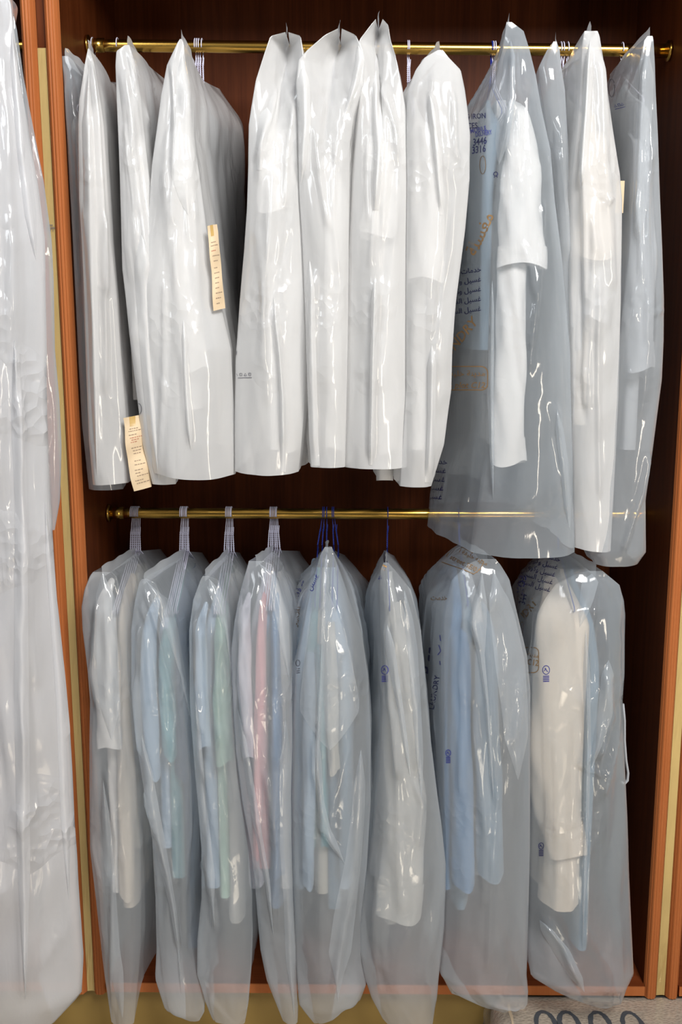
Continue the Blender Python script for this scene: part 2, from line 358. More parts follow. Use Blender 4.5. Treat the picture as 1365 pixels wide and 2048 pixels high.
# ------------------------------------------------------------------ garments
def lerp(a, b, t): return a+(b-a)*t
def sstep(a, b, x):
    t = np.clip((x-a)/(b-a), 0, 1); return t*t*(3-2*t)
def garment(name, label, cat, nx, zneck, zhem, col, sleeve=None, half=0.19, thick=0.019, group=None, collar=True, hemwave=0.0, seed=0, sleeve_col=None, hemy=None, dx=0.0):
    """clothing hung on a hanger: body across the rod, front sleeve along a polyline of (px, py, half-width px)"""
    rnd = random.Random(seed)
    t = root(name, (nx, Y_ROD, zneck), label, cat, group)
    rows, seg = 46, 44
    A = np.zeros((rows, seg, 3)); ph = rnd.uniform(0, 6)
    hemh = hemy or half*1.04
    for i in range(rows):
        u = (i/(rows-1))**1.25
        drop = zneck-0.02
        z = drop+(zhem-drop)*u
        d = drop-z
        hw = lerp(0.045, half, sstep(0.0, 0.085, d)) if d < 0.085 else lerp(half, hemh, u)
        th = lerp(0.007, thick, sstep(0, 0.10, d))
        for j in range(seg):
            a = 2*math.pi*j/seg
            ca, sa = math.cos(a), math.sin(a)
            y = hw*math.copysign(abs(sa)**0.75, sa)
            x = th*math.copysign(abs(ca)**0.42, ca)*(1+0.22*math.sin(y*60+ph+u*3)*u)
            zz = z + (hemwave*math.sin(y*32+ph) if i == rows-1 else 0)
            A[i, j] = (nx-dx*0.55*(1-sstep(0, 0.22, d))+x, Y_ROD+y, zz)
    mm = MB().grid(A, True)
    mm.build('fabric_body', cloth(col), t, smooth=True)
    if collar:
        C = []
        for k in range(5):
            zz = zneck-0.062+0.032*k/4
            C.append([(nx-dx*0.55+(0.010+0.002*k/4)*math.cos(2*math.pi*j/24), Y_ROD+0.050*math.sin(2*math.pi*j/24)-0.002*k, zz-0.015*(math.sin(2*math.pi*j/24) < -0.6)) for j in range(24)])
        MB().grid(C, True).build('collar', cloth(col), t, smooth=True)
    if sleeve:
        pts, Ys = sleeve
        S = []; wid = []
        arr = np.array(pts, float)
        py = np.linspace(arr[0, 1], arr[-1, 1], 44)
        xs = np.interp(py, arr[:, 1], arr[:, 0]); ws = np.interp(py, arr[:, 1], arr[:, 2])
        seg = 28; B = np.zeros((44, seg, 3)); ph = rnd.uniform(0, 6)
        for i in range(44):
            q = i/43; rs = math.sqrt(max(0.02, 1-(1-min(1, q/0.14))**2))
            c = P(xs[i], py[i], Ys); w = ws[i]/F_PX*Ys*(0.45+0.55*rs)
            dy = 0.6*w+0.02
            for j in range(seg):
                a = 2*math.pi*j/seg
                r = 1+0.07*math.sin(3*a+ph+i*0.25)+0.04*math.sin(5*a-i*0.4)
                B[i, j] = (c[0]+w*math.cos(a)*r, Ys+0.025+0.09*(1-rs)+dy*math.sin(a)*r*0.8*rs, c[2]+0.012*math.sin(a)*(1-rs)+(0.006*math.sin(2*a+ph) if i > 40 else 0))
        s = MB().grid(B, True)
        so = s.build('sleeve', cloth(sleeve_col or col), t, smooth=True)
        # a turned cuff at its end
        Cf = B[-6:].copy(); mid = Cf.mean(axis=1, keepdims=True); Cf = mid+(Cf-mid)*1.05
        MB().grid(Cf, True).build('cuff', cloth(sleeve_col or col), so, smooth=True)
    return t

# ------------------------------------------------------------------ garment bags
BAGS = {}
def facets(a, z, rng, da, dz, amp):
    """height of a randomly creased sheet: flat triangles between scattered points"""
    a0, a1, z0, z1 = a.min()-da, a.max()+da, z.min()-dz, z.max()+dz
    pts = []
    for i in range(int((a1-a0)/da)+2):
        for j in range(int((z1-z0)/dz)+2):
            pts.append(((a0+(i+rng.uniform(-.42, .42))*da)/da, (z0+(j+0.5*(i % 2)+rng.uniform(-.45, .45))*dz)/dz))
    v, e, f = delaunay_2d_cdt([Vector(p) for p in pts], [], [], 0, 1e-6)[:3]
    hs = rng.uniform(-1, 1, len(v))
    hs = np.sign(hs)*np.abs(hs)**1.3
    bvh = BVHTree.FromPolygons([(p[0], p[1], float(h)) for p, h in zip(v, hs)], [tuple(q) for q in f])
    out = np.zeros(a.size); dn = Vector((0, 0, -1))
    for k, (p, q) in enumerate(zip((a/da).ravel(), (z/dz).ravel())):
        h = bvh.ray_cast(Vector((float(p), float(q), 5.0)), dn)
        out[k] = h[0][2] if h[0] is not None else 0.0
    return out.reshape(a.shape)*amp
def tri(x): return 2*np.abs(x-np.floor(x+0.5))*2-1
def bag(key, label, front, neck, mat, Yf=1.985, Yb=2.50, hb=0.045, back=None, belly=0.008, cexp=1.0, seed=1,
        gusset=0.0, folds=(), amp=1.0, flap=None, group='garment bags', hem=0.0, zmin=None, crow=0.12, autofold=7, liph=0.020, spread=0.0, fac=1.0):
    rng = np.random.default_rng(seed)
    fr = np.array(front, float)
    py, xl, xr = fr[:, 0], fr[:, 1], fr[:, 2]
    NR = 150
    tt = np.linspace(0, 1, NR)**1.12
    pyr = py[0]+(py[-1]-py[0])*tt
    l = np.interp(pyr, py, xl); r = np.interp(pyr, py, xr)
    wl = np.array([P(a, b, Yf) for a, b in zip(l, pyr)]); wr = np.array([P(a, b, Yf) for a, b in zip(r, pyr)])
    zf = 0.5*(wl[:, 2]+wr[:, 2]); cF = 0.5*(wl[:, 0]+wr[:, 0]); hF = 0.5*(wr[:, 0]-wl[:, 0])
    nk = P(neck[0], neck[1], Y_ROD)
    bk = P(back[0], back[1], Yb) if back else np.array([nk[0], Yb, nk[2]-0.045])
    zbot = zf[-1]
    zb_in = max(zbot, zmin) if zmin is not None else zbot
    tn = (zf[0]-zf)/(zf[0]-zf[-1])
    nf, ns, nb = 34, 30, 14
    loop = []                                    # (u across, d depth, side)
    for j in range(nf): loop.append((-1+2*j/(nf-1), 0.0, 0))
    for j in range(1, ns): loop.append((1.0, (j/ns)**1.25, 1))
    for j in range(nb): loop.append((1-2*j/(nb-1), 1.0, 2))
    for j in range(ns-1, 0, -1): loop.append((-1.0, (j/ns)**1.25, 3))
    loop = np.array(loop); U, D, S = loop[:, 0], loop[:, 1], loop[:, 2]
    K = len(loop)
    rm = sstep(0, crow, tn)**0.6                   # how far the bag has opened below its top seam
    X = np.zeros((NR, K)); Yy = np.zeros((NR, K)); Z = np.zeros((NR, K))
    dm = (Y_ROD-Yf)/(Yb-Yf)
    for j in range(K):
        d = D[j]
        sx = lerp(cF[0], nk[0], d/dm) if d < dm else lerp(nk[0], bk[0], (d-dm)/(1-dm))
        sz = lerp(zf[0], nk[2], d/dm) if d < dm else lerp(nk[2], bk[2], (d-dm)/(1-dm))
        bx = nk[0] if d < dm else lerp(nk[0], bk[0], (d-dm)/(1-dm))
        w = (1-d)**cexp
        h = hF*w + hb*rm*(1-w)
        c = cF*w + (sx*(1-rm)+bx*rm)*(1-w)
        X[:, j] = c + U[j]*(h + belly*math.sin(math.pi*min(1, d))*rm)
        if spread and U[j] < 0: X[:, j] -= spread*sstep(0.72, 1.0, tn)*math.exp(-((d-0.45)/0.28)**2)
        Yy[:, j] = Yf+(Yb-Yf)*d
        zb = zbot+(zb_in-zbot)*min(1, d/0.12)
        Z[:, j] = sz+(zb-sz)*tn
    front_m = (S == 0)
    # rounding of the front and back faces
    bulge = (1-np.abs(U)**2.4)
    Yy[:, front_m] -= (0.55*hF[:, None]*bulge[front_m][None, :])*np.clip(rm*1.3, 0, 1)[:, None]
    bm = (S == 2); Yy[:, bm] += 0.4*hb*bulge[bm][None, :]*rm[:, None]
    if gusset:
        g = gusset*np.exp(-(tn/0.20)**2)[:, None]*(1-np.abs(U[front_m]))[None, :]
        Yy[:, front_m] += g*1.6
    # arc length along the loop, outward direction
    dX = np.roll(X, -1, 1)-np.roll(X, 1, 1); dY = np.roll(Yy, -1, 1)-np.roll(Yy, 1, 1)
    ln = np.sqrt(dX**2+dY**2)+1e-9
    nx_, ny_ = dY/ln, -dX/ln
    seg = np.sqrt((X-np.roll(X, 1, 1))**2+(Yy-np.roll(Yy, 1, 1))**2); seg[:, 0] = 0
    A = np.cumsum(seg, 1)
    H = np.zeros_like(X)
    # faceted creases, long ones mostly upright
    for k in range(9):
        ang = rng.normal(0, 0.20) if k < 6 else rng.uniform(-1.1, 1.1)
        wvl = rng.uniform(0.05, 0.14) if k < 6 else rng.uniform(0.07, 0.2)
        q = (A*math.cos(ang)+Z*math.sin(ang)*1.0)/wvl + rng.uniform(0, 9)
        mask = 0.5+0.5*np.sin(Z*rng.uniform(3, 9)+A*rng.uniform(2, 9)+rng.uniform(0, 6))
        H += tri(q + 0.18*np.sin(Z*rng.uniform(4, 9)+rng.uniform(0, 6)))*mask*0.0013*amp*(wvl/0.08)**0.6
    LOW = key[0] == 'L'
    FC = facets(A, Z, rng, 0.042, 0.16, 1.0)
    H += FC*(0.0075 if LOW else 0.0042)*fac
    if LOW: H += facets(A, Z, rng, 0.026, 0.055, 0.0022)*sstep(-0.1, 0.6, np.sin(Z*7+A*6+seed))
    # pulls running down from the top
    PX, PY = PIX(np.stack([X, Yy, Z], -1))
    fl = [(f[0], f[1], f[2]) for f in folds]
    x0c = 0.5*(xl+xr)
    for k in range(autofold):
        a0 = rng.uniform(0.02, 0.45); a1 = min(1.0, a0+rng.uniform(0.18, 0.5))
        u0, u1 = rng.uniform(-0.75, 0.75), rng.uniform(-0.8, 0.8)
        p0, p1 = py[0]+(py[-1]-py[0])*a0, py[0]+(py[-1]-py[0])*a1
        f0 = lerp(np.interp(p0, py, xl), np.interp(p0, py, xr), 0.5+0.5*u0)
        f1 = lerp(np.interp(p1, py, xl), np.interp(p1, py, xr), 0.5+0.5*lerp(u0, u1, 0.6))
        fl.append(([(f0, p0), (lerp(f0, f1, 0.5)+rng.normal(0, 4), lerp(p0, p1, 0.5)), (f1, p1)], rng.uniform(7, 15), rng.uniform(0.003, 0.007)*(1 if rng.random() < 0.7 else -0.6)*amp))
    facing = (S == 0) | (D < 0.5)
    for pts, wpx, am in fl:
        q = np.array(pts, float); q = q[np.argsort(q[:, 1])]
        cx = np.interp(PY, q[:, 1], q[:, 0]); lo, hi = q[0, 1], q[-1, 1]
        env = np.clip((PY-lo)/25, 0, 1)*np.clip((hi-PY)/25, 0, 1)
        H += np.where(facing[None, :], am*np.clip(1-np.abs(PX-cx)/wpx, 0, 1)*env, 0)
    keep = np.clip(tn*14, 0, 1)[:, None]
    edge = np.where(front_m, np.clip((1-np.abs(U))*3.0, 0.12, 1), np.clip(D*6, 0.15, 1))[None, :]
    H *= keep*edge
    X += nx_*H; Yy += ny_*H
    # hem unevenness
    if LOW: Z += FC*0.016*sstep(0.9, 1.0, tn)[:, None]
    Z[-8:, :] += hem*np.sin(A[-8:]*28+seed)*np.linspace(0.1, 1, 8)[:, None]
    if key in ('U1', 'U2', 'L1'): X = np.where(Yy > Y_FRONT-0.004, np.maximum(X, XL+0.003+0.004*U[None, :]), X)
    m = MB().grid(np.stack([X, Yy, Z], -1), True)
    t = root('garment_bag', (nk[0], Y_ROD, nk[2]), label, 'garment bag', group)
    film_o = m.build('film_sleeve', mat, t, smooth=True)
    # the flat heat-sealed lip that runs along the top edge
    d1 = flap if flap is not None else 0.40
    R = []
    n = 22
    for j in range(n+1):
        d = d1*j/n
        sx = lerp(cF[0], nk[0], d/dm); sz = lerp(zf[0], nk[2], d/dm)
        hgt = liph*min(1.0, 0.85+j*0.05)*(1-0.2*j/n)+0.0012*math.sin(j*0.9+seed)
        R.append([(sx, Yf+(Yb-Yf)*d, sz-0.012), (sx+0.0008*math.sin(j*0.8+seed), Yf+(Yb-Yf)*d+0.002, sz+hgt*0.5), (sx+0.0018*math.sin(j*0.4+seed*2), Yf+(Yb-Yf)*d+0.004, sz+hgt)])
    sl = MB().grid(R).build('seal_lip', M_SEAM if liph > 0.015 else M_LIP, t, smooth=True)
    BAGS[key] = dict(root=t, verts=m.v, faces=m.f, neck=nk, Yf=Yf, zbot=zbot, label=label)
    return t

exec_rows = []
# ---- upper rail, from left to right -------------------------------------------------
bag('U1', 'narrow greyish garment bag half hidden behind the left orange post on the upper rail',
    [(112,124,136),(118,124,144),(150,127,163),(250,133,172),(480,145,180),(700,156,200),(850,164,215),(978,178,247)], (187,160), M_FROST, Yf=2.075, Yb=2.52, seed=11, hb=0.014, back=(210,165), belly=0.0, zmin=None)
bag('U2', 'slim white garment bag with a sharp pointed tip under the upper rail socket',
    [(97,176,178),(125,170,187),(200,158,200),(250,156,207),(400,158,216),(480,163,220),(600,168,233),(750,173,245),(880,178,255),(968,186,257)], (203,165), M_MILKY, Yf=2.0, seed=12, hb=0.026, belly=0.002, back=(236,172), hem=0.003,
    folds=[([(182,110),(196,230),(205,420),(215,600)],10,0.010),([(178,230),(186,500),(196,900)],9,0.006)], autofold=4)
bag('U3', 'broad blue-white garment bag with a sloping top lip, left of the pinned receipts',
    [(90,250,258),(102,233,262),(130,231,270),(200,233,280),(350,240,298),(450,243,315),(540,245,330),(720,266,345),(890,286,350),(968,305,352)], (284,132), M_MILKY, Yf=1.985, seed=13, hb=0.05, back=(330,158), belly=0.0,
    folds=[([(258,95),(275,180),(300,260)],9,0.010),([(290,520),(296,700),(318,960)],10,0.008)], flap=0.9)
bag('U4', 'tall white garment bag with a small white tab tip, in front of four wire hooks',
    [(78,360,364),(86,355,367),(130,334,371),(190,322,384),(270,312,386),(330,304,396),(420,298,408),(500,288,418),(570,281,432),(700,285,462),(850,296,470),(935,304,471),(950,308,471)], (400,160), M_MILKY, Yf=1.975, seed=14, hb=0.055, back=(440,178), belly=0.004,
    folds=[([(345,120),(348,250),(345,460)],9,0.009),([(372,160),(385,330),(392,450)],9,0.008),([(365,700),(372,800),(382,900)],8,0.008),([(330,560),(325,800),(318,940)],9,0.006)], hem=0.004)
bag('U5', 'wide-mouthed white garment bag with a thin spike tip, leftmost of the three central bags',
    [(64,571,577),(72,541,602),(110,528,607),(160,512,606),(215,503,604),(250,498,604),(330,497,604),(420,494,606),(500,489,610),(600,480,614),(720,471,613),(850,470,606),(944,470,597)], (572,125), M_MILKY, Yf=1.965, seed=15, hb=0.05, gusset=0.055, crow=0.05,
    folds=[([(535,240),(522,290),(512,330)],8,0.010),([(550,170),(540,220),(532,260)],8,0.010),([(545,610),(560,720),(567,900)],8,0.010),([(590,200),(575,300),(570,420)],8,0.006)], hem=0.003)
bag('U6', 'shiny white garment bag with a slanted open top, middle of the three central bags',
    [(57,676,684),(70,650,712),(100,615,726),(120,598,730),(165,593,727),(230,596,708),(285,597,700),(400,600,698),(500,606,697),(650,612,696),(750,615,694),(850,618,692),(934,622,690)], (668,128), M_MILKY, Yf=1.95, seed=16, hb=0.05, gusset=0.06, crow=0.05,
    folds=[([(610,150),(612,250),(608,360)],9,0.010),([(650,190),(640,250),(636,300)],12,0.006),([(628,540),(628,700),(626,900)],10,0.010)])
bag('U7', 'white garment bag reaching highest, right one of the three central bags',
    [(38,752,766),(50,742,777),(80,719,782),(110,722,792),(180,722,805),(235,716,815),(350,706,817),(500,699,815),(700,694,814),(850,692,814),(934,690,814)], (752,130), M_MILKY, Yf=1.965, seed=17, hb=0.05, gusset=0.045, crow=0.05,
    folds=[([(745,150),(756,300),(752,420)],9,0.010),([(775,170),(790,260),(798,330)],9,0.010),([(752,560),(746,740),(742,925)],9,0.011)])
bag('U8', 'smooth bright white garment bag with rounded right shoulder, left of the printed bag',
    [(100,876,886),(115,850,898),(140,832,922),(180,817,930),(215,815,935),(270,815,941),(360,816,940),(460,815,931),(600,814,913),(700,814,905),(780,814,903),(890,806,889),(930,802,876),(972,800,863)], (822,165), M_MILKY, Yf=1.955, seed=18, hb=0.045, back=(835,185),
    folds=[([(860,180),(872,260),(885,420)],9,0.011),([(905,180),(910,300),(918,340)],8,0.008),([(866,700),(862,850),(858,960)],9,0.008)], flap=0.42)
bag('U9', 'largest clear printed garment bag with orange and navy lettering hanging over the lower rail',
    [(44,1014,1024),(62,1012,1048),(100,1006,1060),(150,994,1072),(215,971,1083),(300,968,1102),(400,975,1110),(520,980,1125),(700,978,1141),(900,974,1145),(1000,960,1147),(1104,944,1150)], (985,170), M_CLEAR, Yf=1.96, seed=19, hb=0.10, belly=0.015, back=(972,190), spread=0.035,
    folds=[([(1030,70),(1028,200),(1000,330),(985,460)],10,0.011),([(1046,480),(1064,550),(1070,600)],9,0.010),([(985,560),(985,850),(988,990)],8,0.009),([(1108,800),(1125,930),(1145,1040)],12,0.012)], amp=1.3)
bag('U10', 'thin grey-white garment bag squeezed between the printed bag and the bag with a paper tag',
    [(83,1108,1114),(100,1095,1120),(135,1078,1124),(180,1082,1131),(300,1100,1137),(500,1122,1141),(700,1134,1146),(900,1140,1150),(1060,1142,1152)], (1126,152), M_FROST, Yf=1.99, seed=20, hb=0.035, back=(1132,170), autofold=4)
bag('U11', 'white garment bag with blunt top tab and a paper tag corner at its right edge',
    [(62,1170,1196),(72,1168,1200),(110,1164,1206),(150,1164,1211),(250,1158,1225),(350,1146,1241),(400,1144,1245),(600,1143,1243),(800,1146,1238),(950,1148,1230),(1098,1150,1222)], (1140,150), M_MILKY, Yf=1.965, seed=21, hb=0.05, crow=0.05,
    folds=[([(1180,100),(1175,250),(1165,370)],9,0.011),([(1160,375),(1190,420),(1225,400)],9,0.010),([(1200,540),(1196,700),(1200,1000)],8,0.006)], hem=0.004)
bag('U12', 'rightmost garment bag on the upper rail, pointed and slanting away from the wood panel',
    [(72,1296,1306),(80,1290,1308),(130,1280,1311),(220,1274,1315),(400,1267,1322),(500,1258,1326),(600,1248,1329),(680,1240,1328),(760,1232,1324),(900,1222,1306),(1000,1205,1292),(1060,1190,1292),(1104,1180,1293),(1128,1190,1276)], (1240,140), M_FROST, Yf=1.965, seed=22, hb=0.045, belly=0.0, back=(1222,165),
    folds=[([(1290,110),(1280,300),(1275,480)],10,0.010),([(1245,600),(1290,640),(1325,620)],10,0.012),([(1300,900),(1280,1000),(1245,1110)],9,0.010)], flap=0.8)
# ---- lower rail ---------------------------------------------------------------------
LZ = Z_SHELF+0.022
bag('L1', 'first garment bag on the lower rail, cream clothes inside, against the left wood panel',
    [(1144,186,222),(1152,180,232),(1180,169,240),(1215,163,246),(1260,165,250),(1340,175,252),(1400,180,258),(1550,179,270),(1700,180,280),(1800,192,282),(1900,203,280),(1960,210,275),(2040,222,268)], (272,1103), M_FROST, Yf=1.975, seed=31, hb=0.052, back=(322,1098), zmin=LZ, liph=0.013,
    folds=[([(220,1150),(232,1300),(240,1500)],9,0.010),([(192,1200),(186,1340),(196,1420)],9,0.010),([(232,1640),(226,1900),(222,2030)],9,0.008)], flap=0.6)
bag('L2', 'garment bag with dark blue and teal clothes inside, second on the lower rail',
    [(1158,284,290),(1166,278,310),(1200,270,326),(1260,262,345),(1380,263,362),(1480,272,372),(1560,285,378),(1680,305,378),(1800,311,372),(1900,313,375),(1960,310,395),(2020,330,410),(2042,372,402)], (372,1102), M_FROST, Yf=1.965, seed=32, hb=0.050, back=(405,1105), zmin=LZ, liph=0.013,
    folds=[([(287,1165),(320,1280),(345,1400),(360,1480)],9,0.010),([(278,1240),(276,1400),(288,1520)],9,0.010),([(345,1420),(342,1520)],8,0.012),([(290,1560),(340,1750),(358,1900)],10,0.012)], flap=0.6)
bag('L3', 'garment bag with mint green and pale blue clothes inside, third on the lower rail',
    [(1152,406,414),(1160,401,436),(1200,386,448),(1260,378,456),(1400,380,462),(1550,390,474),(1700,403,496),(1800,403,503),(1880,395,504),(1950,394,502),(2000,410,498),(2044,428,490)], (458,1103), M_FROST, Yf=1.965, seed=33, hb=0.045, back=(480,1105), zmin=LZ, liph=0.013,
    folds=[([(412,1160),(440,1250),(452,1380)],9,0.010),([(392,1220),(396,1370),(405,1470)],9,0.011),([(438,1260),(432,1380),(440,1490)],9,0.012),([(405,1700),(425,1800),(430,1860)],9,0.010)], flap=0.6)
bag('L4', 'garment bag with a pink sleeve inside, fourth from left on the lower rail',
    [(1122,498,526),(1130,496,545),(1180,482,560),(1240,470,578),(1300,463,582),(1400,466,583),(1500,472,583),(1600,484,581),(1700,503,582),(1800,513,586),(1900,522,592),(1960,534,593),(2044,566,595)], (546,1100), M_FROST, Yf=1.96, seed=34, hb=0.052, back=(600,1102), zmin=LZ, liph=0.013,
    folds=[([(520,1130),(548,1240),(552,1400)],9,0.010),([(486,1190),(484,1330),(498,1480)],9,0.010),([(568,1380),(560,1480),(552,1540)],9,0.012),([(530,1540),(552,1700),(545,1830)],9,0.011),([(578,1600),(580,1800),(588,2000)],9,0.008)], flap=0.6)
bag('L5', 'garment bag on blue hooks with a peaked white front fold and many shirts inside',
    [(1094,650,664),(1110,641,668),(1180,622,692),(1270,605,722),(1350,592,737),(1450,587,741),(1600,585,742),(1700,586,736),(1820,590,727),(1920,592,724),(1970,596,732),(2005,598,720),(2040,628,662)], (648,1092), M_FROST, Yf=1.965, seed=35, hb=0.075, belly=0.012, back=(690,1110), zmin=LZ, liph=0.013,
    folds=[([(655,1110),(648,1250),(638,1400),(632,1560)],8,0.012),([(672,1200),(695,1300),(720,1450)],9,0.009),([(628,1470),(645,1660),(690,1720)],9,0.012),([(726,1500),(705,1760),(665,1990)],11,0.014)], flap=0.35)
bag('L6', 'single garment bag on one blue hook with a greyish garment inside',
    [(1125,768,776),(1140,762,790),(1180,760,822),(1260,762,843),(1400,764,855),(1500,760,864),(1650,747,884),(1730,738,893),(1850,722,890),(1905,721,884),(1960,732,878),(2000,744,874),(2044,766,866)], (776,1100), M_FROST, Yf=1.96, seed=36, hb=0.05, back=(790,1112), zmin=LZ, liph=0.013,
    folds=[([(772,1240),(780,1400),(800,1560)],10,0.012),([(812,1280),(830,1430),(835,1560)],9,0.010),([(828,1560),(845,1610),(835,1700)],10,0.012),([(756,1700),(752,1900),(760,2000)],9,0.008)], flap=0.35)
bag('L7', 'large garment bag with grey-blue clothes and an oval printed badge near its neck',
    [(1118,960,992),(1130,935,1002),(1160,905,1020),(1230,886,1036),(1310,884,1055),(1380,884,1062),(1500,888,1061),(1700,894,1060),(1850,889,1057),(1950,882,1054),(1985,906,1057),(2004,948,1056)], (920,1085), M_FROST, Yf=1.965, seed=37, hb=0.07, belly=0.02, back=(905,1098), zmin=LZ, liph=0.013,
    folds=[([(966,1150),(945,1240),(962,1300)],9,0.014),([(960,1150),(975,1260),(985,1480),(995,1620)],9,0.010),([(1050,1330),(1035,1430),(1020,1500)],9,0.012),([(930,1200),(925,1400),(922,1600)],9,0.008),([(992,1560),(985,1750),(975,1950)],9,0.007)], flap=0.55)
bag('L8', 'garment bag with a long cream coat inside, at the far right of the lower rail',
    [(1142,1180,1206),(1150,1150,1216),(1170,1112,1240),(1200,1090,1248),(1230,1076,1252),(1350,1062,1250),(1400,1060,1246),(1500,1060,1250),(1600,1062,1254),(1700,1060,1258),(1800,1057,1262),(1900,1056,1266),(1950,1062,1268),(1975,1110,1258),(1998,1168,1244)], (1118,1095), M_CLEAR, Yf=1.97, seed=38, hb=0.075, belly=0.0, back=(1085,1098), zmin=LZ, liph=0.013,
    folds=[([(1195,1150),(1180,1300),(1172,1500),(1180,1700),(1172,1900)],9,0.010),([(1205,1330),(1215,1430),(1190,1520)],11,0.014),([(1160,1530),(1200,1480),(1240,1560)],12,0.012),([(1240,1260),(1235,1450),(1200,1600)],11,0.012),([(1090,1830),(1130,1900),(1165,1975)],10,0.012)], amp=1.4, flap=0.5)
# ---- the big bags of the left neighbour ---------------------------------------------
bag('N1', 'very long white garment bag filling the left edge in front of the posts',
    [(-8,-70,16),(10,-90,22),(60,-110,28),(150,-125,38),(280,-135,60),(380,-140,78),(480,-140,90),(700,-140,94),(850,-140,94),(1000,-140,100),(1200,-135,114),(1450,-130,140),(1650,-125,150),(1820,-120,161),(1910,-115,168),(1985,-110,163),(2020,-105,130),(2044,-100,108)], (-60,60), M_CRINK, Yf=1.80, Yb=2.48, seed=41, hb=0.06, belly=0.0, cexp=2.6, amp=1.5,
    folds=[([(22,30),(40,300),(60,500)],10,0.010),([(8,100),(14,250),(20,420)],8,0.010),([(30,700),(42,1000),(45,1400),(48,2000)],12,0.014),([(120,1200),(132,1500),(140,1700)],10,0.010),([(80,1950),(110,1880),(150,1830)],10,0.010)], zmin=0.17, autofold=12)
bag('N2', 'white garment bag behind the very long one, its edge beside the gold strip',
    [(-4,0,20),(60,10,34),(150,20,46),(280,30,72),(360,34,88),(480,40,104),(560,40,108),(700,44,110),(800,48,119),(892,52,123),(1000,52,120),(1060,56,110)], (-20,80), M_FROST, Yf=1.86, Yb=2.50, seed=42, hb=0.05, belly=0.0, cexp=2.8, amp=1.3, autofold=5)

# ------------------------------------------------------------------ what hangs in the bags
def zpx(py, Y=Y_ROD): return P(682, py, Y)[2]
def xrod(px, py): return P(px, py, Y_ROD)[0]
ZU = lambda x: zu_l+(zu_r-zu_l)*(x-XL)/(XR-XL)
ZL = lambda x: zr_l+(zr_r-zr_l)*(x-XL)/(XR-XL)
ORD = ['first', 'second', 'third', 'fourth', 'fifth', 'sixth']
def hooks(hx, nx, upper, neck_py, mat, colname, where, group):
    n = len(hx)
    for k in range(n):
        hp = 98 if upper else 1028
        x = xrod(hx[k], hp); xn = xrod(nx[k], neck_py)
        z = (ZU if upper else ZL)(x)
        if n == 1: lab = '%s wire hanger hooked alone %s' % (colname, where)
        else: lab = '%s wire hanger, %s of %d %s' % (colname, ORD[k], n, where)
        hanger(x, xn, z, zpx(neck_py), mat, lab, group)
GU, GL_ = 'wire hangers on the upper rail', 'wire hangers on the lower rail'
hooks([186], [198], True, 160, M_WIRE, 'pale', 'beside the left end socket of the upper rail', GU)
hooks([236], [284], True, 140, M_WIRE, 'pale', 'above the broad blue-white bag', GU)
hooks([391, 395, 399, 405], [392, 397, 402, 407], True, 160, M_WIRE, 'pale', 'behind the white tab tip bag', GU)
hooks([572], [572], True, 150, M_WIRE, 'pale', 'inside the leftmost central bag', GU)
hooks([668], [668], True, 150, M_WIRE, 'pale', 'inside the middle central bag', GU)
hooks([752], [752], True, 150, M_WIRE, 'pale', 'inside the right central bag', GU)
hooks([816, 819], [816, 820], True, 165, M_WIRE, 'pale', 'left of the smooth bright white bag', GU)
hooks([984], [981], True, 168, M_BLUEWIRE, 'blue', 'above the large printed bag on the upper rail', GU)
hooks([987, 991], [986, 990], True, 168, M_WIRE, 'pale', 'beside the blue one above the large printed bag', GU)
hooks([1122, 1127, 1136], [1121, 1127, 1133], True, 152, M_WIRE, 'pale', 'on the right part of the upper rail', GU)
hooks([1245], [1243], True, 150, M_WIRE, 'pale', 'at the right end socket of the upper rail', GU)
hooks([263, 266, 269, 272, 275, 278], [261, 265, 269, 273, 277, 281], False, 1102, M_WIRE, 'lavender', 'above the first lower bag with cream clothes', GL_)
hooks([362, 365, 367, 370, 373, 375], [360, 364, 367, 371, 375, 378], False, 1102, M_WIRE, 'lavender', 'above the dark blue and teal clothes', GL_)
hooks([453, 456, 459, 462, 464], [449, 454, 458, 463, 468], False, 1102, M_WIRE, 'lavender', 'above the mint green clothes', GL_)
hooks([541, 543, 546, 549, 552, 554], [537, 542, 546, 551, 555, 560], False, 1095, M_WIRE, 'lavender', 'above the pink sleeve bag', GL_)
hooks([646, 649, 654, 665, 668], [636, 645, 654, 668, 677], False, 1090, M_BLUEWIRE, 'blue', 'above the peaked bag of shirts', GL_)
hooks([776], [775], False, 1095, M_BLUEWIRE, 'blue', 'in the middle of the lower rail above the greyish garment', GL_)
hooks([917], [920], False, 1086, M_BLUEWIRE, 'blue', 'above the grey-blue clothes and the oval badge', GL_)
hooks([1116], [1118], False, 1096, M_BLUEWIRE, 'blue', 'on the lower rail above the long cream coat', GL_)

def clothes(key, items, group):
    """items: (kind, colour, label, offset in metres, hem px, sleeve or None, extra)"""
    b = BAGS[key]; nk = b['neck']
    for i, it in enumerate(items):
        kind, col, lab, dx, hem, sl = it[:6]; kw = it[6] if len(it) > 6 else {}
        garment(kind, lab, 'clothing', nk[0]+dx, nk[2]-0.02, P(682, hem, 2.07)[2], col, sl, seed=hash_(key)+i, group=group, dx=dx, **kw)
def hash_(s): return sum(ord(c)*(i+3) for i, c in enumerate(s))
Y2 = 2.02
clothes('U1', [('shirt', WHITE, 'white garment in the narrow bag behind the left orange post', 0.0, 900, None, dict(half=0.16))], None)
clothes('U2', [('shirt', WHITE, 'white garment in the slim bag with the sharp pointed tip', 0.0, 800, ([(186,180,12),(192,400,17),(188,575,13)], Y2))], None)
clothes('U3', [('shirt', WHITE, 'white garment in the broad bag with the sloping top lip', 0.006, 800, ([(275,250,16),(290,450,20),(305,640,20)], Y2))], None)
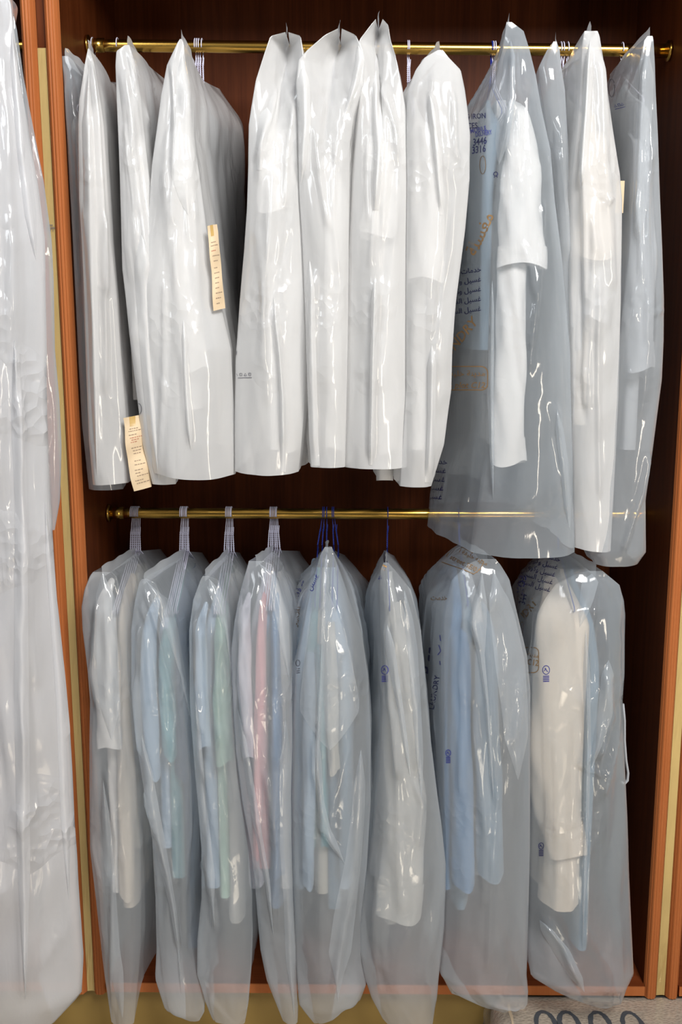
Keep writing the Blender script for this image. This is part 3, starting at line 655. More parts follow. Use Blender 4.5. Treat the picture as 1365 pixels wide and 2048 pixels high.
clothes('U4', [('shirt', WHITE, 'white garment with a front sleeve in the tall bag with the tab tip', -0.012, 820, ([(350,230,18),(355,420,28),(372,600,26),(390,740,22)], Y2)),
               ('shirt', GREY, 'grey garment at the rear right of the tall bag with the tab tip', 0.022, 700, None)], None)
clothes('U5', [('shirt', WHITE, 'white garment with short sleeve in the spike tip bag', 0.0, 880, ([(560,240,20),(555,330,36),(548,420,34)], 2.01)),
               ('trousers', WHITE, 'white trousers hanging in the spike tip bag', -0.018, 900, ([(585,420,18),(588,650,24),(582,900,24)], 2.03), dict(collar=False))], None)
clothes('U6', [('shirt', WHITE, 'white garment with a hanging sleeve in the slanted top bag', 0.01, 900, ([(655,300,22),(672,420,24),(676,700,22),(672,900,20)], 2.01))], None)
clothes('U7', [('shirt', WHITE, 'white garment with sleeve in the highest reaching bag', 0.01, 900, ([(745,260,24),(765,370,36),(758,470,34)], 2.01)),
               ('trousers', WHITE, 'white trousers with pleated hem peeking out below the highest reaching bag', 0.02, 962, ([(780,450,26),(785,700,26),(783,905,26)], 2.03), dict(collar=False, hemwave=0.006))], None)
clothes('U8', [('shirt', WHITE, 'white garment in the smooth bright white bag', 0.012, 900, ([(850,230,22),(860,400,32),(852,560,34)], 2.02))], None)
clothes('U9', [('shirt', WHITE, 'white short sleeve garment with wide cuff in the large printed bag', 0.045, 880, ([(1042,185,14),(1048,330,36),(1046,470,44),(1046,532,46)], 2.01), dict(half=0.17)),
               ('trousers', WHITE, 'white trouser leg hanging below the wide cuff in the printed bag', 0.02, 900, ([(1030,480,26),(1025,700,30),(1020,928,34)], 2.02), dict(collar=False, half=0.12)),
               ('shirt', GREYBLUE, 'grey-blue garment at the back of the large printed bag', -0.03, 700, None, dict(half=0.20))], None)
clothes('U10', [('shirt', WHITE, 'white garment in the thin squeezed bag', 0.0, 900, None)], None)
clothes('U11', [('shirt', CREAM, 'cream white garment with front sleeve in the bag with a paper tag', 0.012, 850, ([(1195,240,16),(1196,380,34),(1195,515,38)], 2.01)),
                ('trousers', GREY, 'greyish trousers lower down in the bag with a paper tag', 0.0, 700, ([(1200,520,26),(1198,640,24)], 2.03), dict(collar=False))], None)
clothes('U12', [('shirt', GREY, 'pale grey garment in the rightmost upper bag', 0.01, 900, ([(1292,250,14),(1292,500,26),(1285,740,28)], 2.03))], None)

clothes('L1', [('shirt', WHITE, 'white shirt with long front sleeve in the first lower bag', -0.028, 1790, ([(200,1190,14),(205,1350,26),(215,1500,24)], Y2)),
               ('shirt', CREAM, 'cream shirt in the middle of the first lower bag', -0.004, 1820, ([(245,1180,14),(248,1500,20),(252,1800,18)], 2.05)),
               ('shirt', BEIGE, 'beige shirt at the right of the first lower bag', 0.022, 1700, None)], None)
clothes('L2', [('shirt', PALEBLUE, 'pale blue shirt in front in the second lower bag', -0.030, 1700, ([(295,1230,14),(292,1400,18),(305,1560,14)], Y2)),
               ('shirt', TEAL, 'teal shirt in the middle of the second lower bag', -0.006, 1760, ([(330,1260,14),(330,1400,18),(338,1520,14)], 2.03)),
               ('shirt', NAVY, 'navy shirt at the right of the second lower bag', 0.022, 1900, ([(362,1260,14),(362,1420,20),(366,1560,18)], 2.05))], None)
clothes('L3', [('shirt', PALEBLUE, 'pale blue shirt at the left of the mint green one', -0.028, 1780, ([(398,1240,10),(400,1380,14),(406,1500,12)], Y2)),
               ('shirt', MINT, 'mint green shirt in the third lower bag', -0.002, 1800, ([(440,1240,12),(442,1400,20),(446,1530,18)], 2.03)),
               ('shirt', GREIGE, 'grey beige shirt at the right of the mint green one', 0.022, 1850, None)], None)
clothes('L4', [('shirt', LAV, 'pale lavender shirt left of the pink sleeve', -0.034, 1780, ([(488,1220,10),(486,1360,16),(498,1520,14)], Y2)),
               ('shirt', PINK, 'pink shirt with a long sleeve in the fourth lower bag', -0.012, 1740, ([(520,1220,8),(520,1400,12),(517,1500,13),(512,1720,8)], 2.01)),
               ('shirt', BLUE, 'blue shirt right of the pink sleeve', 0.012, 1820, ([(548,1220,9),(552,1450,12),(556,1760,12)], 2.03)),
               ('shirt', WHITE, 'white shirt at the right of the fourth lower bag', 0.036, 1780, None)], None)
clothes('L5', [('shirt', PALEBLUE, 'pale blue shirt at the left among the many shirts on blue hooks', -0.050, 1780, ([(620,1300,10),(618,1500,14),(616,1780,12)], 2.03)),
               ('shirt', TEAL, 'faint teal shirt second among the many shirts on blue hooks', -0.026, 1700, ([(638,1280,10),(645,1500,10),(650,1700,9)], 2.04)),
               ('shirt', BEIGE, 'beige shirt with hanging strap, middle of the many shirts on blue hooks', 0.0, 1790, ([(662,1250,9),(665,1400,12),(668,1550,12)], 2.02)),
               ('shirt', GREYBLUE, 'grey-blue shirt fourth among the many shirts on blue hooks', 0.026, 1820, ([(690,1300,10),(692,1500,14),(690,1750,12)], 2.03)),
               ('shirt', PALEBLUE, 'light blue shirt at the right among the many shirts on blue hooks', 0.050, 1780, None)], None)
clothes('L6', [('shirt', GREIGE, 'long greyish garment in the single bag on one blue hook', 0.008, 1850, ([(800,1240,20),(805,1420,34),(812,1600,44),(800,1840,48)], 2.03))], None)
clothes('L7', [('shirt', BLUE, 'blue garment at the left of the oval badge bag', -0.035, 1780, ([(922,1250,20),(925,1500,24),(930,1780,24)], 2.04)),
               ('shirt', GREYBLUE, 'grey-blue garment in the middle of the oval badge bag', 0.0, 1820, ([(975,1240,20),(978,1480,28),(985,1760,28)], 2.03)),
               ('shirt', GREY, 'grey garment at the right of the oval badge bag', 0.035, 1750, None)], None)
clothes('L8', [('coat', CREAM, 'long cream coat with a wide sleeve at the far right of the lower rail', 0.0, 1812, ([(1122,1185,26),(1118,1260,42),(1119,1350,52),(1116,1520,57),(1120,1640,50),(1138,1715,40)], 2.05), dict(half=0.21, thick=0.046)),
               ('shirt', GREYBLUE, 'grey-blue garment behind the long cream coat', 0.05, 1900, None)], None)
b8 = BAGS['N1']
garment('robe', 'pale robe inside the very long white bag at the left edge', 'clothing', b8['neck'][0], b8['neck'][2]-0.02, 0.35, LAV, None, seed=61, half=0.16)
garment('robe', 'white garment in the bag behind the very long white one', 'clothing', BAGS['N2']['neck'][0]+0.05, BAGS['N2']['neck'][2]-0.02, 1.25, WHITE, None, seed=62, half=0.16)

# ------------------------------------------------------------------ printing on the bags
AR = {'ا': 'ﺍﺎ', 'أ': 'ﺃﺄ', 'ب': 'ﺏﺐﺑﺒ', 'ت': 'ﺕﺖﺗﺘ', 'ة': 'ﺓﺔ', 'ج': 'ﺝﺞﺟﺠ', 'خ': 'ﺥﺦﺧﺨ', 'د': 'ﺩﺪ', 'ر': 'ﺭﺮ', 'س': 'ﺱﺲﺳﺴ', 'ش': 'ﺵﺶﺷﺸ', 'ع': 'ﻉﻊﻋﻌ', 'غ': 'ﻍﻎﻏﻐ',
      'ف': 'ﻑﻒﻓﻔ', 'ك': 'ﻙﻚﻛﻜ', 'ل': 'ﻝﻞﻟﻠ', 'م': 'ﻡﻢﻣﻤ', 'ن': 'ﻥﻦﻧﻨ', 'ه': 'ﻩﻪﻫﻬ', 'و': 'ﻭﻮ', 'ي': 'ﻱﻲﻳﻴ', 'ئ': 'ﺉﺊﺋﺌ', 'ص': 'ﺹﺺﺻﺼ'}
def shape_ar(s):
    out = []
    for w in s.split(' '):
        g = []
        for i, c in enumerate(w):
            f = AR.get(c)
            if not f: g.append(c); continue
            pj = i > 0 and len(AR.get(w[i-1], '')) == 4
            nj = len(f) == 4 and i < len(w)-1 and w[i+1] in AR
            g.append(f[3] if pj and nj else f[1] if pj else f[2] if nj else f[0])
        out.append(''.join(g[::-1]))
    return ' '.join(out[::-1])
_tc = {}
def text_geo(s):
    if s not in _tc:
        c = bpy.data.curves.new('lettering', 'FONT'); c.body = s; c.resolution_u = 2; c.offset = 0.012
        o = bpy.data.objects.new('lettering', c); COL.objects.link(o)
        dg = bpy.context.evaluated_depsgraph_get(); ev = o.evaluated_get(dg); m = ev.to_mesh()
        V = np.array([v.co[:2] for v in m.vertices]); Fc = [tuple(p.vertices) for p in m.polygons]
        ev.to_mesh_clear(); bpy.data.objects.remove(o); bpy.data.curves.remove(c)
        _tc[s] = (V, Fc)
    return _tc[s]
def project(key, V2, Fc, name, mat, side=None):
    """lay flat lettering, given in pixels, onto the film of a bag"""
    b = BAGS[key]
    if 'bvh' not in b:
        b['bvh'] = BVHTree.FromPolygons([tuple(map(float, v)) for v in b['verts']], b['faces'])
    pts = []; ok = []
    for x, y in V2:
        d = fw + rt*((x-682.5)/F_PX) + up*((1024.0-y)/F_PX); d = d/np.linalg.norm(d)
        h = b['bvh'].ray_cast(Vector(CAM), Vector(d))
        if h[0] is None: pts.append((0, 0, 0)); ok.append(False)
        else:
            pts.append(tuple(np.array(h[0])-d*0.0016)); ok.append(True)
    F2 = [f for f in Fc if all(ok[i] for i in f) and max(pts[i][1] for i in f)-min(pts[i][1] for i in f) < 0.08]
    if not F2: return None
    used = sorted({i for f in F2 for i in f}); mp = {k: i for i, k in enumerate(used)}
    return mesh_obj(name, [pts[i] for i in used], [tuple(mp[i] for i in f) for f in F2], mat, b['root'], smooth=False)
def lettering(key, s, x, y, size, mat, ang=0.0, xs=1.0, shear=0.0, right=False, arabic=False, arc=None):
    V, Fc = text_geo(shape_ar(s) if arabic else s)
    if not len(V): return
    Q = V.copy(); wd = Q[:, 0].max()
    if right: Q[:, 0] -= wd
    Q[:, 0] += shear*Q[:, 1]
    Q *= size; Q[:, 0] *= xs
    if arc:                                           # bend round a circle of radius arc
        th = Q[:, 0]/arc; rr = arc+Q[:, 1] if arc > 0 else arc+Q[:, 1]
        Q = np.stack([rr*np.sin(th), rr*np.cos(th)-arc], -1)
    ca, sa = math.cos(math.radians(ang)), math.sin(math.radians(ang))
    R = np.stack([x+Q[:, 0]*ca-Q[:, 1]*sa, y-(Q[:, 0]*sa+Q[:, 1]*ca)], -1)
    o = project(key, R, Fc, 'printed_text', mat)
    return o
def strokes(key, lines, w, mat, name='printed_mark'):
    V = []; Fc = []
    for ln in lines:
        q = np.array(ln, float)
        dd = []
        for i in range(len(q)-1):
            k = max(1, int(np.linalg.norm(q[i+1]-q[i])/5))
            dd += [q[i]+(q[i+1]-q[i])*j/k for j in range(k)]
        q = np.array(dd+[q[-1]])
        t = np.gradient(q, axis=0); t /= np.linalg.norm(t, axis=1)[:, None]+1e-9
        n = np.stack([-t[:, 1], t[:, 0]], -1)*w/2
        b0 = len(V)
        for i in range(len(q)): V += [q[i]+n[i], q[i]-n[i]]
        for i in range(len(q)-1): Fc.append((b0+2*i, b0+2*i+1, b0+2*i+3, b0+2*i+2))
    return project(key, np.array(V), Fc, name, mat)
def circle(x, y, r, n=20, ry=None): return [(x+r*math.cos(2*math.pi*i/n), y+(ry or r)*math.sin(2*math.pi*i/n)) for i in range(n+1)]
def rrect(x0, y0, x1, y1, r):
    p = []
    for cx, cy, a0 in ((x1-r, y0+r, -90), (x1-r, y1-r, 0), (x0+r, y1-r, 90), (x0+r, y0+r, 180)):
        for k in range(7):
            a = math.radians(a0+15*k); p.append((cx+r*math.cos(a), cy+r*math.sin(a)))
    return p+[p[0]]
LINES = ['خدمات سريعة', 'غسيل وكوي عادي', 'غسيل وكوي بخار', 'غسيل السجاد', 'غسيل الستائر']
# the large printed bag
lettering('U9', 'DRY CLEANING IRON', 972, 236, 15, M_NAVY, 4, 0.8, right=True)
lettering('U9', 'SERVICES', 956, 256, 16, M_NAVY, 4, 0.8, right=True)
lettering('U9', 'MOBILE', 974, 260, 13, M_BLUEPRINT, 12, 0.75, right=True); lettering('U9', 'DELIVERY', 985, 268, 13, M_BLUEPRINT, 10, 0.6, right=True)
lettering('U9', '3446', 974, 287, 20, M_NAVY, 10, 0.72, 0.25, right=True); lettering('U9', '3316', 972, 303, 20, M_NAVY, 10, 0.72, 0.25, right=True)
lettering('U9', 'مغسلة', 952, 514, 34, M_TAN, 66, 1.0, arabic=True, right=False)
for k, s in enumerate(LINES): lettering('U9', s, 963, 543+19.6*k, 14, M_NAVY, 7, 1.0, right=True, arabic=True)
lettering('U9', 'LAUNDRY', 957, 645, 27, M_TAN, 51, 1.0, 0.2, right=True)
strokes('U9', [rrect(850, 733, 976, 780, 13)], 2.2, M_TAN)
lettering('U9', 'مدينة خليفة شارع', 971, 752, 15, M_TAN, 0, 1.15, right=True, arabic=True)
lettering('U9', '-26 plot C12', 970, 776, 17, M_TAN, 0, 1.0, 0.2, right=True)
lettering('U9', 'مغسلة', 884, 876, 30, M_TAN, 80, 1.0, arabic=True)
for k, s in enumerate(LINES): lettering('U9', s, 895-2.6*k, 929+17.5*k, 14, M_NAVY, -5, 1.15, right=True, arabic=True)
lettering('U9', 'LAUNDRY', 866, 1022, 25, M_TAN, 46, 1.0, 0.2, right=True)
strokes('U9', [circle(966, 330, 6, ry=18)], 1.2, M_BROWN)
strokes('U9', [circle(992, 348, 4), [(988, 354), (996, 354)]], 1.6, M_NAVY)
# marks on the white bags
def marks(key, x, y, mat, ang=0.0, n=5, s=10):
    ca, sa = math.cos(math.radians(ang)), math.sin(math.radians(ang))
    L = []
    for k in range(n):
        ox = k*s
        tri_ = [(ox-2.6, 2), (ox, -3), (ox+2.6, 2), (ox-2.6, 2)]
        L += [tri_ if k % 2 == 0 else [(ox-2, -3), (ox+2, -3), (ox+2, 2), (ox-2, 2), (ox-2, -3)]]
    L += [[(-3, 6), ((n-1)*s+4, 6)]]
    strokes(key, [[(x+a*ca+b_*sa, y-a*sa+b_*ca) for a, b_ in l] for l in L], 1.1, mat)
marks('U5', 473, 750, M_GREYPRINT, 2, 4, 9); strokes('U5', [circle(471, 702, 2.5, ry=14)], 1.0, M_GREYPRINT)
marks('U12', 1232, 212, M_BLUEPRINT, 14, 3, 7); strokes('U12', [circle(1224, 176, 6, ry=18)], 1.3, M_GREYPRINT)
strokes('U3', [circle(277, 818, 6, ry=11)], 1.2, M_GREYPRINT)
# lower bags
def ironing_badge(key, x, y, mat, r=7, ang=0):
    strokes(key, [circle(x, y, r, ry=r*1.25), [(x-r*0.6, y+r*0.3), (x, y-r*0.5)], [(x-r*0.4, y-r*0.6), (x+r*0.5, y+r*0.6)]], 1.5, mat)
    for k in range(4): strokes(key, [[(x-r*0.9, y+r*1.8+k*3.4), (x+r*0.9, y+r*1.75+k*3.4)]], 2.0, mat)
ironing_badge('L6', 770, 1340, M_BLUEPRINT); ironing_badge('L8', 1093, 1340, M_BLUEPRINT); ironing_badge('L8', 1083, 1692, M_NAVY, 5)
ironing_badge('L7', 897, 1506, M_BLUEPRINT, 5)
strokes('L5', [circle(596, 1326, 4, ry=6)], 1.4, M_GREYPRINT)
for k in range(3): strokes('L5', [[(593, 1338+k*4), (600, 1337+k*4)]], 1.8, M_GREYPRINT)
lettering('L5', 'MOBILE', 596, 1206, 17, M_BLUEPRINT, 76, 0.8); lettering('L5', '3446', 592, 1206, 16, M_NAVY, 78, 0.7)
lettering('L5', 'غسيل', 622, 1182, 16, M_BLUEPRINT, 60, 0.9, arabic=True); lettering('L5', 'LAUNDRY', 596, 1256, 12, M_BROWN, 84, 0.8)
strokes('L5', [[(618+3*k, 1118-k*1.5), (612+3*k, 1126-k)] for k in range(9)], 2.6, M_TAN)
lettering('L4', 'IRON', 534, 1118, 22, M_BLUEPRINT, 62, 0.8); lettering('L4', 'ESS', 545, 1098, 14, M_BLUEPRINT, 60, 0.8)
strokes('L6', [[(762+4*k, 1136-6*k), (770+4*k, 1140-6*k)] for k in range(6)], 3.0, M_TAN)
strokes('L6', [[(750, 1150), (756, 1140), (762, 1158), (752, 1156), (750, 1150)]], 4.0, M_BLUEPRINT)
strokes('L7', [[(888, 1106), (880, 1115), (884, 1124), (930, 1140), (948, 1148), (962, 1138), (968, 1124), (960, 1114), (925, 1094)]], 1.7, M_BROWN)
lettering('L7', '1 street SE/01', 890, 1112, 14, M_BROWN, -27, 0.95, 0.1)
lettering('L7', 'مدينة خليفة أ', 918, 1104, 12, M_BROWN, -26, 1.0, arabic=True)
lettering('L7', 'BILL', 856, 1350, 34, M_NAVY, 84, 0.9); lettering('L7', 'LAUNDRY', 868, 1420, 15, M_NAVY, 80, 1.0)
lettering('L7', 'خدمات', 862, 1200, 14, M_BROWN, 0, 0.8, arabic=True)
strokes('L7', [[(880, 1270), (882, 1282)], [(878, 1290), (882, 1302), (876, 1310)], [(880, 1322), (881, 1330)]], 1.8, M_BLUEPRINT)
for k, s in enumerate(LINES): lettering('L8', s, 1120-5*k, 1124+15*k, 14, M_NAVY, -17, 0.9, right=True, arabic=True)
lettering('L8', 'LAUNDRY', 1076, 1206, 21, M_BROWN, 52, 0.9, 0.2, right=True)
strokes('L8', [rrect(1015, 1295, 1078, 1345, 10)], 1.6, M_BROWN)
lettering('L8', 'plot C12', 1077, 1332, 17, M_BROWN, -8, 0.8, right=True); lettering('L8', 'مدينة خليفة', 1077, 1316, 12, M_BROWN, -12, 0.9, right=True, arabic=True)
lettering('L8', 'MOBILE', 1046, 1190, 20, M_BLUEPRINT, 78, 0.9); lettering('L8', '344', 1050, 1210, 18, M_NAVY, 78, 0.8)
strokes('L8', [[(1052+6*k, 1120-2*k), (1060+6*k, 1132-3*k)] for k in range(5)], 4.0, M_TAN)

# ------------------------------------------------------------------ pleats: film folded over itself on the front of the bags
HEMMED = ('U5', 'U6', 'U7', 'U8')
def pleat(key, rows, lift=0.007, mat=None):
    b = BAGS[key]
    if 'bvh' not in b:
        b['bvh'] = BVHTree.FromPolygons([tuple(map(float, v)) for v in b['verts']], b['faces'])
    a = np.array(rows, float); n = max(14, int((a[-1, 0]-a[0, 0])/9)); m = 9
    py = np.linspace(a[0, 0], a[-1, 0], n); l = np.interp(py, a[:, 0], a[:, 1]); r = np.interp(py, a[:, 0], a[:, 2])
    pts = []; ok = []; last = None
    for i in range(n):
        env = min(1, i/4, (n-1-i)/4)
        for j in range(m):
            u = j/(m-1); tq = i/(n-1); wq = min(1, (tq/0.14)**0.8, ((1-tq)/0.2)**0.8) if key not in HEMMED or i < n*0.7 else 1
            mid = lerp(l[i], r[i], 0.5); x = mid+(lerp(l[i], r[i], u)-mid)*max(0.02, wq)
            d = fw + rt*((x-682.5)/F_PX) + up*((1024.0-py[i])/F_PX); d = d/np.linalg.norm(d)
            h = b['bvh'].ray_cast(Vector(CAM), Vector(d))
            if h[0] is None: pts.append((0, 0, 0)); ok.append(False); continue
            hh = 0.0012+lift*env*(1-abs(2*u-1)**1.5)
            pts.append(tuple(np.array(h[0])-d*hh)); ok.append(True)
    Fc = []
    for i in range(n-1):
        for j in range(m-1):
            q = (i*m+j, i*m+j+1, (i+1)*m+j+1, (i+1)*m+j)
            if all(ok[k] for k in q) and max(pts[k][1] for k in q)-min(pts[k][1] for k in q) < 0.06: Fc.append(q)
    if not Fc: return
    used = sorted({i for f in Fc for i in f}); mp = {k: i for i, k in enumerate(used)}
    fo = [c for c in b['root'].children if c.name.startswith('film_sleeve')][0]
    mesh_obj('folded_pleat', [pts[i] for i in used], [tuple(mp[i] for i in f) for f in Fc], mat or fo.data.materials[0], b['root'])
PLEATS = [
 ('L1', [(1146,188,222),(1200,192,230),(1340,194,238),(1430,201,241),(1480,206,240)], 0.009),
 ('L1', [(1560,200,212),(1700,206,226),(1900,218,240),(2036,228,262)], 0.008),
 ('L2', [(1162,285,300),(1200,303,340),(1258,330,356),(1353,362,372),(1440,378,386)], 0.009),
 ('L2', [(1470,274,292),(1560,286,308),(1680,306,330),(1816,340,353),(1900,354,360),(1990,361,364)], 0.010),
 ('L3', [(1158,405,432),(1200,426,450),(1255,448,458),(1328,460,466),(1380,463,466)], 0.009),
 ('L3', [(1400,386,396),(1600,396,413),(1750,412,430),(1862,428,431)], 0.010),
 ('L4', [(1126,505,530),(1156,534,560),(1236,552,578),(1365,576,582)], 0.009),
 ('L4', [(1440,560,583),(1700,560,582),(1790,567,585),(1926,572,591),(2040,584,595)], 0.009),
 ('L4', [(1420,470,482),(1520,486,500),(1640,505,520),(1760,530,540),(1880,546,550)], 0.009),
 ('L5', [(1108,644,664),(1183,626,657),(1236,619,679),(1291,612,696),(1390,601,718),(1500,598,722)], 0.010),
 ('L5', [(1130,643,652),(1250,640,650),(1390,636,646),(1560,628,638)], 0.010),
 ('L5', [(1470,626,640),(1600,638,648),(1660,644,662),(1700,664,684),(1730,686,696)], 0.008),
 ('L5', [(1500,712,733),(1620,704,730),(1720,691,723),(1830,668,711),(1910,657,702),(2005,668,684)], 0.010),
 ('L6', [(1250,764,786),(1302,772,791),(1357,782,799),(1420,796,808),(1560,818,826)], 0.011),
 ('L6', [(1180,800,818),(1300,816,836),(1480,830,846),(1600,838,850)], 0.009),
 ('L7', [(1142,956,974),(1200,946,975),(1250,940,974),(1310,956,970),(1400,970,978),(1600,984,992)], 0.012),
 ('L7', [(1140,976,998),(1230,980,1030),(1320,990,1050),(1420,1004,1057),(1560,1018,1056)], 0.009),
 ('L8', [(1148,1166,1202),(1200,1160,1188),(1256,1156,1164)], 0.010),
 ('L8', [(1260,1164,1180),(1500,1170,1183),(1700,1166,1176),(1900,1164,1168)], 0.011),
 ('L8', [(1320,1206,1230),(1430,1196,1226),(1540,1178,1188)], 0.012),
 ('L8', [(1840,1070,1090),(1900,1105,1140),(1985,1160,1180)], 0.011),
 ('U2', [(130,172,184),(250,164,184),(480,170,192),(700,178,198),(950,186,202)], 0.009),
 ('U3', [(106,253,263),(165,278,318),(240,296,312),(276,303,307)], 0.006),
 ('U3', [(470,266,300),(560,270,302),(750,284,312),(960,306,330)], 0.009),
 ('U4', [(100,358,369),(165,352,389),(230,352,385),(330,348,392),(430,346,408)], 0.009),
 ('U4', [(640,362,372),(780,368,380),(900,376,388)], 0.007),
 ('U5', [(590,543,552),(690,552,563),(790,560,572),(944,562,572)], 0.009),
 ('U5', [(215,520,548),(280,514,536),(340,514,524)], 0.011),
 ('U6', [(90,711,723),(120,712,729),(170,702,718),(236,686,692)], 0.010),
 ('U6', [(130,595,618),(240,595,622),(320,597,612),(368,599,603)], 0.010),
 ('U6', [(520,611,628),(720,617,633),(880,620,637),(932,624,640)], 0.009),
 ('U7', [(140,745,760),(300,748,768),(420,746,758)], 0.010),
 ('U7', [(550,744,756),(730,741,752),(930,738,745)], 0.010),
 ('U8', [(690,856,873),(830,856,871),(965,850,864)], 0.009),
 ('U8', [(190,852,868),(300,866,878),(430,880,888)], 0.005),
 ('U9', [(560,980,990),(800,976,988),(1000,984,990)], 0.009),
 ('U9', [(80,1012,1032),(200,1000,1030),(330,985,1012)], 0.010),
 ('U9', [(820,1108,1122),(930,1120,1138),(1060,1134,1147)], 0.012),
 ('U11', [(80,1174,1188),(200,1166,1182),(380,1156,1170)], 0.010),
 ('U12', [(90,1284,1304),(160,1281,1309),(300,1276,1300),(500,1270,1290)], 0.009),
 ('N1', [(60,16,30),(300,34,58),(520,60,84)], 0.012), ('N1', [(680,14,44),(1000,30,54),(1400,28,58),(2000,40,62)], 0.008), ('N1', [(1000,84,96),(1400,112,130),(1800,128,148)], 0.008),
]
for k_, r_, l_ in PLEATS: pleat(k_, r_, l_)

# ------------------------------------------------------------------ receipts, tags, strap
def receipt(pts, Y, label, curl, rows, lean=0.02):
    """paper slip: pts = (py, xl, xr) down its length"""
    a = np.array(pts, float); n = 30
    py = np.linspace(a[0, 0], a[-1, 0], n); l = np.interp(py, a[:, 0], a[:, 1]); r = np.interp(py, a[:, 0], a[:, 2])
    G = []
    for i in range(n):
        row = []
        for j in range(9):
            u = j/8; q = P(lerp(l[i], r[i], u), py[i]-6*u, Y)
            row.append((q[0], Y+0.004*math.sin(i*0.45+u*2)*curl-0.006*math.sin(u*math.pi)*curl+lean*u, q[2]))
        G.append(row)
    t = root('receipt', P(lerp(l[0], r[0], .5), py[0], Y), label, 'receipt')
    G = np.array(G); G2 = G.copy(); G2[:, :, 1] += 0.0004
    MB().grid(G).grid(G2[:, ::-1]).build('paper_slip', M_PAPER, t, smooth=True)
    def at(u, v, off=0.0008):
        i = v*(n-1); j = u*8; i0, j0 = min(int(i), n-2), min(int(j), 7); fi, fj = i-i0, j-j0
        p = (G[i0, j0]*(1-fi)*(1-fj)+G[i0+1, j0]*fi*(1-fj)+G[i0, j0+1]*(1-fi)*fj+G[i0+1, j0+1]*fi*fj)
        return (p[0], p[1]-off, p[2])
    m = MB().grid([[at(u, v, 0.0006) for u in (0.3, 0.45, 0.6)] for v in np.linspace(0.0, 0.13, 6)])
    m.build('tape', M_TAPE, t, smooth=True)['label'] = 'amber strip of tape'
    ink = MB(); red = MB()
    rnd = random.Random(7)
    for v in rows:
        u = rnd.uniform(0.22, 0.4); e = rnd.uniform(0.6, 0.92)
        tgt = red if 0.24 < v < 0.36 else ink
        while u < e:
            w = rnd.uniform(0.05, 0.14)
            tgt.grid([[at(min(u+w*k/3, 0.96), v+dv) for k in range(4)] for dv in (0, 0.010)]); u += w+0.035
    ink.build('printed_rows', M_INK, t); red.build('printed_rows', M_REDINK, t)
    return t
receipt([(836,247,283),(870,250,284),(930,256,292),(983,268,299)], 1.972, 'cream paper receipt hanging lower left between two white bags', 1.0, [0.16,0.19,0.24,0.28,0.31,0.34,0.42,0.46,0.5,0.6,0.65,0.72,0.76,0.8,0.86,0.9])
receipt([(452,415,431),(470,416,434),(540,423,440),(622,427,448)], 1.945, 'cream paper receipt taped to the right side of the tab tip bag', 0.8, [0.2,0.24,0.3,0.36,0.42,0.5,0.56,0.62,0.68,0.74,0.8,0.86,0.92])
c = P(1247, 366, 1.99)
tg = MB().box((c[0]-0.012, 1.99, c[2]-0.055), (c[0]+0.003, 1.9906, c[2]+0.004)).build('paper_tag', M_PAPER)
tag(tg, 'small cream paper tag peeping out at the right edge of the upper bag', 'tag')
# strap loop outside the far right lower bag
q = [P(x, y, 2.03) for x, y in ((1247,1408),(1250,1440),(1250,1480),(1253,1520),(1257,1545),(1256,1560),(1250,1567),(1244,1564))]
rw = [[(p[0], p[1]-0.004, p[2]), (p[0]+0.001, p[1]+0.004, p[2])] for p in q]
st = MB().tube(q, 0.0026, 8, sy=2.0).build('strap_loop', cloth(GREY), smooth=True)
tag(st, 'thin grey strap loop hanging out at the right of the cream coat bag', 'strap')

# ------------------------------------------------------------------ the wrapped carpet and the yellow satin
zr = Z_BOT-0.004
def rounded_box(x0, x1, y0, y1, z0, z1, r, nx=90):
    prof = []
    for cy, cz, a0 in ((y0+r, z1-r, 180), (y1-r, z1-r, 90), (y1-r, z0+r, 0), (y0+r, z0+r, -90)):
        for k in range(8):
            a = math.radians(a0-k*90/7); prof.append((cy+r*math.cos(a), cz+r*math.sin(a)))
    cy, cz = (y0+y1)/2, (z0+z1)/2
    A = []
    xs = list(x0+r*(1-np.cos(np.linspace(0, math.pi/2, 9)))) + list(np.linspace(x0+r, x1, nx)[1:])
    for x in xs:
        k = min(1, max(0.0, (x-x0)/r)); s = math.sqrt(max(0.0, 1-(1-k)**2)) if k < 1 else 1
        e = r*(1-s)
        A.append([(x, cy+(y-cy)*(1-e/((y1-y0)/2)), cz+(z-cz)*(1-e/((z1-z0)/2))) for y, z in prof])
    return A
